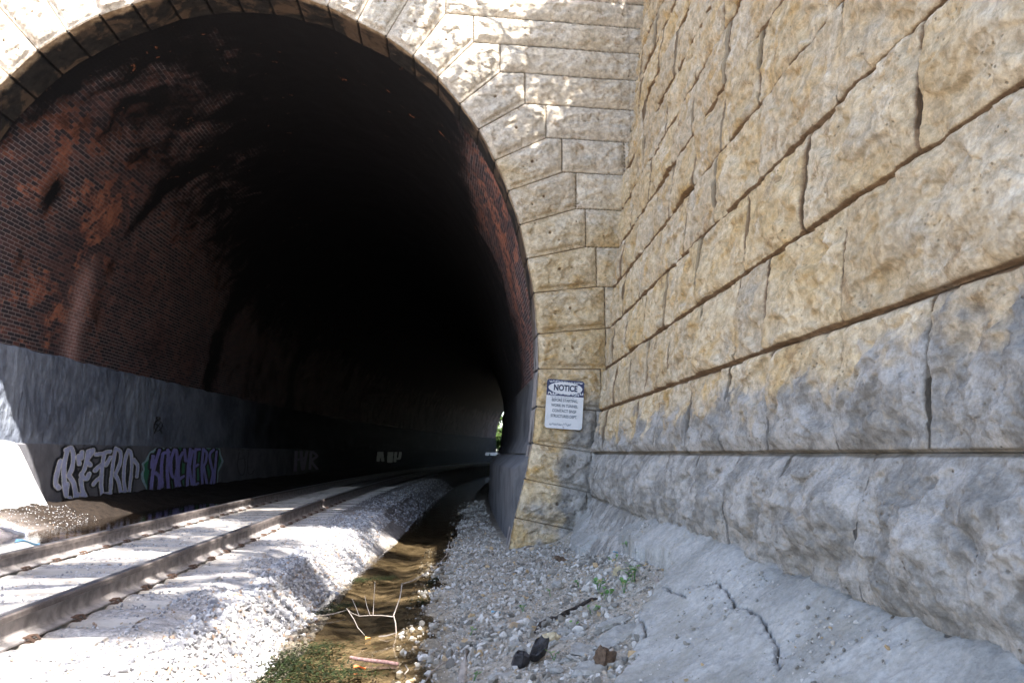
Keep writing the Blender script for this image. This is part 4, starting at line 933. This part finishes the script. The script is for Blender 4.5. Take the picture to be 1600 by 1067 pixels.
def algae():
    r = np.random.default_rng(4); C = [((450, 1035), .34, .20, 1300), ((540, 1050), .22, .10, 500), ((500, 1010), .2, .1, 400), ((430, 1062), .3, .15, 700), ((535, 945), .14, .08, 300), ((560, 905), .10, .12, 260), ((597, 903), .16, .10, 400), ((655, 938), .10, .12, 160), ((678, 905), .05, .35, 300), ((510, 955), .2, .08, 250)]
    V = []; Fs = []; RN = []
    for (a, b), sx, sy, n in C:
        c = zhit(a, b, -1.5)
        for i in range(n):
            x = c[0] + r.normal() * sx * .6; y = c[1] + r.normal() * sy; z = -1.502 + r.uniform(-.012, .006); an = r.normal() * .7 + 1.2; l = r.uniform(.02, .06); w_ = r.uniform(.003, .008)
            d = np.array([math.cos(an), math.sin(an), r.normal() * .10]); q = np.array([-d[1], d[0], 0]) * w_; p = np.array([x, y, z]); k = len(V)
            V += [p - q, p + q, p + d * l + q * .4 , p + d * l - q * .4]; Fs.append((k, k + 1, k + 2, k + 3)); RN += [r.random() ** 1.5] * 4
    o = link('pond_weed', raw_mesh('pond_weed', np.array(V), np.array(Fs), M_ALGA, dict(rnd=np.array(RN)), smooth=False)); tag(o, 'trailing green pond weed in the creek', None, None, 'stuff')
algae()

# ================================================================== NOTICE SIGN
FONT = None
def text_part(txt, size, x, z, mat, parent, sx=1.0, off=0.0, name='lettering', y=-.0045, rot=0.0):
    cu = bpy.data.curves.new(name, 'FONT'); cu.body = txt; cu.size = size; cu.align_x = 'CENTER'; cu.align_y = 'CENTER'; cu.offset = off; cu.extrude = .0004
    cu.materials.append(mat); o = bpy.data.objects.new(name, cu); COL.objects.link(o); o.parent = parent; o.location = (x, y, z); o.rotation_euler = (PI / 2, rot, 0); o.scale = (sx, 1, 1)
    bpy.context.view_layer.update(); me = bpy.data.meshes.new_from_object(o.evaluated_get(bpy.context.evaluated_depsgraph_get())); q = link(name + '_tmp', me, parent); q.location = o.location; q.rotation_euler = o.rotation_euler; q.scale = o.scale
    bpy.data.objects.remove(o); q.name = name; me.name = name; return q
def build_sign():
    tl, tr, br_, bl = [np.array(portal_px(*q)) for q in ((853.5, 592.5), (911, 597), (906, 672.5), (848, 668))]
    ctr = (tl + tr + br_ + bl) / 4; ex = ((tr - tl) + (br_ - bl)) / 2; W = np.linalg.norm(ex); H = np.linalg.norm(((tl - bl) + (tr - br_)) / 2); rot = math.atan2(ex[1], ex[0])
    root = bpy.data.objects.new('notice_sign', None); COL.objects.link(root); root.location = tuple(portal(ctr[0], ctr[1], .115))
    from mathutils import Matrix
    root.rotation_euler = (Matrix.Rotation(PA, 3, 'Z') @ Matrix.Rotation(-rot, 3, 'Y')).to_euler()
    tag(root, 'white enamel sign with dark blue NOTICE header, scratched, screwed to the arch stones', 'sign')
    n, m = 150, 200; x = np.linspace(-W / 2, W / 2, n); z = np.linspace(-H / 2, H / 2, m); X, Z = np.meshgrid(x, z, indexing='ij'); rc = .045
    qx = np.maximum(np.abs(X) - W / 2 + rc, 0); qz = np.maximum(np.abs(Z) - H / 2 + rc, 0); f = rc / np.maximum(np.hypot(qx, qz), rc)
    Xr = np.sign(X) * (np.minimum(np.abs(X), W / 2 - rc) + qx * f); Zr = np.sign(Z) * (np.minimum(np.abs(Z), H / 2 - rc) + qz * f)
    white = np.array([.62, .64, .67]); navy = np.array([.03, .04, .10]); hz = H / 2 - H * .335
    hd = Z > hz; el = ((X + .0) / (W * .455)) ** 2 + ((Z - (H / 2 - H * .17)) / (H * .122)) ** 2 < 1
    c = np.where((hd & ~el)[..., None], navy, white)
    r = np.random.default_rng(8)
    sc = np.zeros(X.shape, bool); sd = np.zeros(X.shape, bool)
    def squig(x0, z0, l, a, k, arr, wd=.0035):
        t = np.linspace(0, 1, 30); px_ = x0 + l * t + a * np.sin(k * t * 6 + r.random() * 6) * .5; pz = z0 + a * np.sin(k * t * 9.3 + r.random() * 6)
        for i in range(29): arr |= segdist(X, Z, (px_[i], pz[i]), (px_[i + 1], pz[i + 1])) < wd
    for i in range(7): squig(-W * .44 + i * W * .13, H * .455 + r.uniform(-.01, .01), W * .11, .012, 1.5, sc, .004)
    for i in range(8): squig(-W * .46 + i * W * .12, hz + .045 + r.uniform(-.015, .01), W * .11, .018, 1.8, sc, .0045)
    for i in range(8): squig(-W * .38 + i * W * .08, hz - .02, W * .07, .010, 1.7, sd, .0022)
    for i in range(9): squig(-W * .38 + i * W * .065, -H * .41 + r.uniform(-.015, .01), W * .06, .014, 2.0, sd, .0028)
    c = np.where((sc & hd & ~el)[..., None], white * .95, c); c = np.where((sd & ~hd)[..., None], np.array([.22, .25, .30]), c)
    dirt = np.clip(1 - .12 * np.clip(fbm(X * 9, Z * 9, 2., 4), 0, 1), 0, 1)[..., None]; c = c * dirt
    bend = .004 * np.sin(X * 9) ; Pf = np.stack([Xr, -.002 + bend * 0, Zr], -1) if False else np.stack([Xr, np.full(X.shape, -.002), Zr], -1)
    grid_obj('panel', Pf, M_SIGN, root, dict(col=c), flip=False, smooth=False)
    Pb = Pf.copy(); Pb[..., 1] = .002; grid_obj('back_plate', Pb[::10, ::10], M_STEEL, root, flip=True, smooth=False)
    text_part('NOTICE', H * .17, 0, H / 2 - H * .172, M_INK, root, .80, .0045)
    for i, (t, sx) in enumerate((('BEFORE STARTING,', .80), ('WORK IN TUNNEL', .82), ('CONTACT BNSF', .86), ('STRUCTURES DEPT.', .80))):
        text_part(t, H * .083, 0, H * .075 - i * H * .108, simple('sign_grey_ink', (.10, .115, .15), .5, .1) if i == 0 else bpy.data.materials['sign_grey_ink'], root, sx * .95, .0012)
    for sx, sz in ((-.0, .47), (0, -.47)):
        b = bmesh.new(); bmesh.ops.create_cone(b, cap_ends=True, segments=10, radius1=.011, radius2=.008, depth=.008); me = bpy.data.meshes.new('bolt'); b.to_mesh(me); b.free(); me.materials.append(M_STEEL)
        o = link('bolt', me, root); o.location = (sx, -.006, sz * H); o.rotation_euler = (PI / 2, 0, 0)
    V, Fq = boxvf(-.02, .02, .003, .10, -.02, .02)
    for sz in (.3, -.3): o = poly_mesh('standoff', V, Fq, M_STEEL, root, False); o.location = (0, 0, sz * H)
build_sign()

# ================================================================== GRAFFITI on the far wall (paint films on the real wall, at real size)
def wall_inv(px_, py_, U=-4.545):
    r = ray(px_, py_); k = r[0] / r[1]; a, b = -3.0, 97.0
    f = lambda s: (lambda p: p[0] / p[1] - k)(lining(s, U, 0.0))
    fa = f(a)
    for _ in range(40):
        c = (a + b) / 2; fc = f(c)
        if (fc > 0) == (fa > 0): a = c; fa = fc
        else: b = c
    p = lining(a, U, 0.0); return a, float(r[2] / r[1] * p[1])
def raster_graffito(name, label, bbox, layers, parent, U, step=(.012, .012), zoom=lambda q: q, dz=.004):
    """layers: list of (kind, data, width_px, colour); colours drawn in order on one thin paint film"""
    w_ = lambda q: wall_inv(*zoom(q), U)
    s0, s1, z0, z1 = bbox; sv = np.arange(s0, s1, step[0]); zv = np.arange(z0, z1, step[1]); S, Z = np.meshgrid(sv, zv, indexing='ij'); col = np.zeros(S.shape + (3,)); on = np.zeros(S.shape, bool)
    jS = S + .02 * fbm(S * 5, Z * 5, 2., 3); jZ = Z + .012 * fbm(S * 5, Z * 5, 8., 3)
    for kind, data, wd, colr in layers:
        if kind == 'poly': m = inpoly(jS, jZ, [w_(q) for q in data])
        else:
            m = np.zeros(S.shape, bool)
            for pl in data:
                pts = [w_(q) for q in pl]
                if len(pts) > 2: pts = [tuple(x) for x in catmull(pts, 5)]
                for a, b in zip(pts[:-1], pts[1:]):
                    # strokes are as wide along the wall as the foreshortening shows
                    kx = wd[0]; kz = wd[1]; m |= segdist(jS / kx, jZ / kz, (a[0] / kx, a[1] / kz), (b[0] / kx, b[1] / kz)) < 1
        cc = np.array(colr(S, Z) if callable(colr) else np.broadcast_to(colr, col.shape)); col = np.where(m[..., None], cc, col); on |= m
    P = lining(S, U + dz, Z); ext = on[:-1, :-1] & on[1:, 1:]
    o = grid_obj(name, P, M_PAINT, None, dict(col=col), ext, smooth=False); o.parent = parent; o.location = (0, 0, 0)
    if label: tag(o, label)
    return o
zz5 = lambda q: (60 + q[0] / 5, 660 + q[1] / 5)
RT = [[(170, 300), (140, 420), (135, 480), (160, 510)], [(225, 215), (200, 330), (200, 450), (215, 570)], [(215, 215), (255, 200), (272, 260), (262, 350), (235, 415)], [(240, 420), (268, 460), (285, 520), (290, 600)],
      [(312, 262), (318, 322)], [(338, 232), (338, 275)], [(425, 215), (385, 230), (375, 300), (355, 370), (335, 410), (375, 440), (395, 400)], [(385, 310), (405, 330)], [(330, 440), (340, 520), (365, 580), (388, 640)], [(375, 300), (400, 260), (425, 230)],
      [(450, 250), (500, 240), (560, 225)], [(510, 250), (495, 380), (490, 500), (505, 620)], [(440, 375), (470, 345), (490, 330)], [(430, 480), (455, 450), (480, 430)], [(560, 270), (530, 330)],
      [(600, 205), (580, 330), (565, 470), (560, 600)], [(605, 205), (640, 230), (635, 320), (600, 400)], [(600, 410), (625, 460), (640, 540)], [(700, 215), (675, 300), (665, 420), (675, 520), (700, 570), (715, 480), (728, 350), (722, 240), (700, 215)], [(745, 290), (775, 340), (768, 420)],
      [(240, 590), (280, 640)], [(340, 560), (385, 690)]]
RTF = [[(215, 560), (225, 480)], [(285, 600), (310, 560)], [(505, 620), (560, 600)], [(500, 560), (550, 560)], [(640, 540), (690, 560)]]
KN = [[(945, 215), (905, 340), (885, 450), (880, 570)], [(895, 260), (885, 350)], [(910, 390), (945, 430), (940, 530)], [(970, 245), (960, 360), (965, 500)], [(975, 240), (1012, 245), (1005, 380), (1015, 520)], [(1062, 210), (1035, 290), (1038, 400), (1068, 425), (1085, 330), (1078, 225), (1062, 210)], [(1068, 425), (1080, 540)],
      [(1125, 235), (1098, 300), (1092, 430), (1110, 520)], [(1105, 440), (1132, 420)], [(1185, 205), (1168, 350), (1162, 500)], [(1178, 340), (1205, 220)], [(1178, 350), (1198, 480)], [(1228, 205), (1216, 350), (1215, 495)], [(1228, 212), (1260, 208)], [(1220, 345), (1245, 330)], [(1215, 490), (1245, 475)],
      [(1288, 205), (1276, 350), (1282, 495)], [(1288, 208), (1314, 240), (1305, 310), (1285, 345)], [(1290, 345), (1318, 490)], [(1368, 212), (1338, 250), (1348, 330), (1362, 390), (1345, 480)], [(1392, 225), (1380, 350), (1372, 470)], [(1020, 230), (1010, 215)], [(1140, 210), (1150, 300)]]
CLOUD = [(842, 600), (838, 520), (800, 440), (800, 400), (815, 370), (805, 320), (835, 290), (865, 235), (905, 205), (940, 185), (990, 200), (1040, 185), (1120, 180), (1180, 195), (1250, 182), (1330, 190), (1415, 180), (1425, 240), (1448, 300), (1425, 350), (1405, 390), (1400, 500), (1300, 560), (1000, 560), (900, 600)]
CLOUD2 = [(850, 600), (846, 500), (825, 440), (822, 400), (830, 360), (822, 325), (850, 300), (880, 250), (915, 218), (945, 198), (990, 212), (1040, 198), (1120, 194), (1180, 208), (1250, 196), (1330, 204), (1402, 200), (1412, 250), (1430, 300), (1410, 345), (1394, 390), (1388, 500), (1300, 560), (1000, 560), (900, 600)]
LIL = (.66, .70, 1.0); PAL = (1.0, 1.0, 1.0); BLK = (.012, .012, .02)
PURP = lambda S, Z: np.array([.42, .38, .90]) * (1 - .72 * sstep(24.0, 29.0, S))[..., None] + np.array([.03, .01, .06]) * sstep(24, 29, S)[..., None]
def graffiti():
    bs = lambda z_: wall_inv(*zz5(z_))
    s0 = bs((100, 300))[0] - .1; s1 = bs((830, 300))[0]
    U = -4.545
    raster_graffito('graffiti_lettering', 'silver lilac graffiti lettering outlined in black', (s0, s1, -1.05, .165), [('s', RT, (.215, .092), BLK), ('s', RTF, (.2, .09), BLK), ('s', [[(285, 330), (300, 420), (300, 560)]], (.06, .06), BLK), ('s', RT + RTF, (.108, .050), PAL), ('s', RT + RTF, (.078, .034), LIL)], BASEW, U, zoom=zz5)
    s0, s1 = bs((790, 300))[0], bs((1455, 300))[0] + .1
    raster_graffito('graffiti_lettering', 'purple graffiti lettering on a green cloud', (s0, s1, -1.05, .165), [('poly', CLOUD, 0, (.45, .65, .72)), ('poly', CLOUD2, 0, (.03, .28, .14)), ('s', KN, (.27, .08), BLK), ('s', KN, (.12, .04), PURP)], BASEW, U, (.02, .012), zoom=zz5)
    ident = lambda q: q
    DK = (.035, .035, .045)
    raster_graffito('graffiti_tag', 'faint black scrawled tag right of the green cloud', (wall_inv(365, 720)[0], wall_inv(408, 720)[0], -.9, .15), [('s', [[(372, 703), (376, 698), (380, 703), (384, 697)], [(372, 718), (378, 716), (383, 717)], [(374, 706), (371, 725), (374, 740), (380, 741), (383, 728), (381, 712)], [(388, 705), (387, 735), (392, 741), (398, 733)], [(386, 703), (402, 700)]], (.06, .018), DK)], BASEW, U, (.03, .012), ident)
    raster_graffito('graffiti_tag', 'dim purple graffiti deep in the tunnel', (wall_inv(458, 715)[0], wall_inv(502, 715)[0], -.8, .12), [('s', [[(463, 702), (461, 735)], [(470, 700), (473, 733), (480, 703)], [(486, 702), (484, 732)], [(486, 704), (495, 712), (487, 720), (496, 733)], [(465, 718), (475, 716)]], (.30, .06), (.10, .05, .16))], BASEW, U, (.06, .015), ident)
    raster_graffito('graffiti_tag', 'white block lettering far down the tunnel wall', (wall_inv(588, 710)[0], wall_inv(630, 710)[0], -.75, .12), [('s', [[(592, 701), (591, 720)], [(596, 703), (598, 720)], [(608, 699), (607, 722)], [(613, 700), (611, 722)], [(613, 700), (626, 700)], [(619, 701), (617, 721)], [(626, 701), (624, 716), (619, 716)]], (.55, .05), (.30, .28, .25))], BASEW, U, (.12, .015), ident)
    raster_graffito('graffiti_tag', 'white tag close to the far mouth of the tunnel', (wall_inv(758, 706)[0], wall_inv(781, 706)[0], -.65, .12), [('s', [[(763, 701), (761, 711)], [(763, 701), (767, 703), (763, 706)], [(770, 701), (769, 711)], [(775, 701), (773, 711)], [(776, 702), (779, 705), (775, 711)]], (1.2, .06), (.7, .68, .66))], BASEW, U, (.3, .02), ident)
    figp = [[(247, 650), (244, 653), (247, 656), (250, 653), (247, 650)], [(242, 660), (246, 657), (252, 660), (253, 667), (247, 673), (241, 668), (242, 660)], [(244, 662), (250, 668)], [(250, 661), (244, 669)], [(243, 672), (241, 677)], [(250, 672), (253, 677)]]
    plast = [o for o in TUN.children if o.name.startswith('plaster_band')][0]
    raster_graffito('graffiti_tag', 'small black stick-figure doodle on the grey plaster', (wall_inv(236, 660, -4.58)[0], wall_inv(258, 660, -4.58)[0], .3, .95), [('s', figp, (.05, .018), (.02, .02, .025))], plast, -4.575, (.02, .012), ident)
graffiti()

# ================================================================== TREES (they throw the dappled light) and the ground above
def tree(name, label, base, crowns, trunk_pts, leaves, group, seed=1, lsz=(.10, .18), rad=.22):
    r = np.random.default_rng(seed); root = empty('tree', base); tag(root, label, 'tree', group); b = np.array(base)
    tp = [Vector(p) for p in trunk_pts]; parts = [tube(tp, [rad * (1 - .6 * i / (len(tp) - 1)) for i in range(len(tp))], 9)]
    top = tp[-1]; mid = tp[len(tp) // 2]; V = []; RN = []
    for ci, (c, rd, share, ncl) in enumerate(crowns):
        c = np.array(c, float)
        n = int(leaves * share); cl = c + r.normal(size=(ncl, 3)) * np.array(rd) * .55
        for q in cl[:14]: parts.append(tube([mid if r.random() < .4 else top, Vector((np.array(top) * .4 + q * .6) + r.normal(size=3) * .2), Vector(q)], [.06, .03, .012], 5))
        pc = cl[r.integers(0, ncl, n)] + r.normal(size=(n, 3)) * np.array([.34, .34, .2]) * (.6 + .5 * r.random((n, 1)))
        d = r.normal(size=(n, 3)); d /= np.linalg.norm(d, axis=1)[:, None]; e = np.cross(d, r.normal(size=(n, 3))); e /= np.linalg.norm(e, axis=1)[:, None]
        l = r.uniform(*lsz, (n, 1)); q = np.stack([pc - d * l * .5, pc + e * l * .3, pc + d * l * .6, pc - e * l * .3], 1); V.append(q.reshape(-1, 3)); RN.append(np.repeat(r.random(n), 4))
    V = np.vstack(V); F4 = np.arange(len(V)).reshape(-1, 4)
    v, f = merge(parts); keep(poly_mesh('trunk', v, f, M_TRUNK), root)
    keep(link('crown', raw_mesh('crown', V, F4, M_LEAF, dict(rnd=np.concatenate(RN)), smooth=False)), root); return root
HZ = 8.5
tree('a', 'broad leafy tree leaning out over the tunnel mouth from the top of the wall', (5.2, 9.8, HZ), [((4.5, 7.9, 12.0), (1.5, 1.5, .6), .34, 17), ((1.3, 7.2, 11.7), (1.7, 1.4, .5), .46, 26), ((2.9, 10.0, 11.8), (1.6, .9, .5), .12, 6), ((-.4, 9.9, 11.9), (.9, .6, .3), .05, 3)], [(5.2, 9.8, HZ - .6), (5.0, 9.7, 9.6), (4.5, 9.5, 10.6), (3.6, 9.2, 11.4)], 42000, 'trees above the cutting', 3)
tree('b', 'sparser leafy tree reaching out across the track in front of the portal', (6.0, 1.5, HZ - 2), [((2.2, .8, 12.5), (2.6, 3.2, .8), .60, 20), ((-1.0, 3.2, 12.8), (1.6, 2.0, .6), .25, 22), ((-1.2, -2.5, 12.8), (2.0, 2.0, .6), .15, 14)], [(6.0, 1.5, HZ - 2.6), (5.6, 1.4, 9.0), (4.6, 1.2, 10.8), (3.0, 1.0, 12.0)], 21000, 'trees above the cutting', 8)
def far_side():
    # bushes and a leafy bank in the daylight beyond the far mouth
    for i, (s, m, hh) in enumerate(((100, -4.2, 5.0), (104, -6.5, 7.0), (110, -3.2, 8.0))):
        p = axis(s, m); x, y = float(p[0]), float(p[1])
        tree('c', ['leafy bush seen through the far mouth, closest to the rails', 'taller green bush behind it beyond the far mouth', 'bank of green foliage furthest beyond the tunnel'][i], (x, y, -1.2), [((x, y, -1.2 + hh * .55), (hh * .3, hh * .3, hh * .4), 1.0, 26)], [(x, y, -1.5), (x + .1, y, 0), (x, y, 1.2)], 4000, 'greenery beyond the far tunnel mouth', 20 + i, (.3, .55), .12)
far_side()
def hillside():
    # ground on top of the portal and behind the retaining wall
    xs = np.concatenate([np.linspace(-60, -12, 9), np.linspace(-11, 12, 24), np.linspace(14, 70, 9)]); ys = np.concatenate([np.linspace(13.35, 30, 18), np.linspace(33, 104, 18)])
    X, Y = np.meshgrid(xs, ys, indexing='ij'); yb = 13.35 + (Y - 13.35); Yb = np.maximum(Y, 13.0 + .148 * X * 0)
    # follow the skewed portal plane
    Yp = A0[1] + (X - A0[0]) * math.tan(PA) + .9; Y2 = Yp + (Y - 13.35)
    Z = 9.3 + .25 * (Y2 - Yp) * (Y2 - Yp < 16) + 4 * (Y2 - Yp >= 16) + .3 * fbm(X * .3, Y * .3, 1., 3)
    tag(grid_obj('hillside', np.stack([X, Y2, Z], -1), M_EARTH), kind='structure')
    X, Y = np.meshgrid(np.linspace(0, 1, 12), np.linspace(-30, 13.9, 20), indexing='ij')
    xw = wingx(Y, 7.0) + .65; top = np.interp(Y, [-5, 2, 9, 14], [6.3, 6.8, 8.3, 8.3]); Xs = xw + X * 40; Z = top + X * 8 + .15 * fbm(Xs * .5, Y * .5, 2., 3) * X
    tag(grid_obj('embankment', np.stack([Xs, Y, Z], -1), M_EARTH), kind='structure')
hillside()
# plain parapet stones above the arch, closing the portal to the hill
pv = [tuple(portal(u_, z_, d_)) for d_ in (-.05, -1.6) for z_ in (8.15, 9.4) for u_ in (-14, 9)]
pf = [(0, 1, 3, 2), (4, 6, 7, 5), (2, 3, 7, 6), (0, 4, 5, 1), (0, 2, 6, 4), (1, 5, 7, 3)]
keep(poly_mesh('parapet', pv, pf, M_STONE, None, False), PORT)
for sgn in (-1,):
    pv = [tuple(portal(u_, z_, d_)) for d_ in (-.06, -1.6) for z_ in (-1.8, 8.15) for u_ in (-14, -7.4)]
    keep(poly_mesh('side_masonry', pv, pf, M_STONE, None, False), PORT)
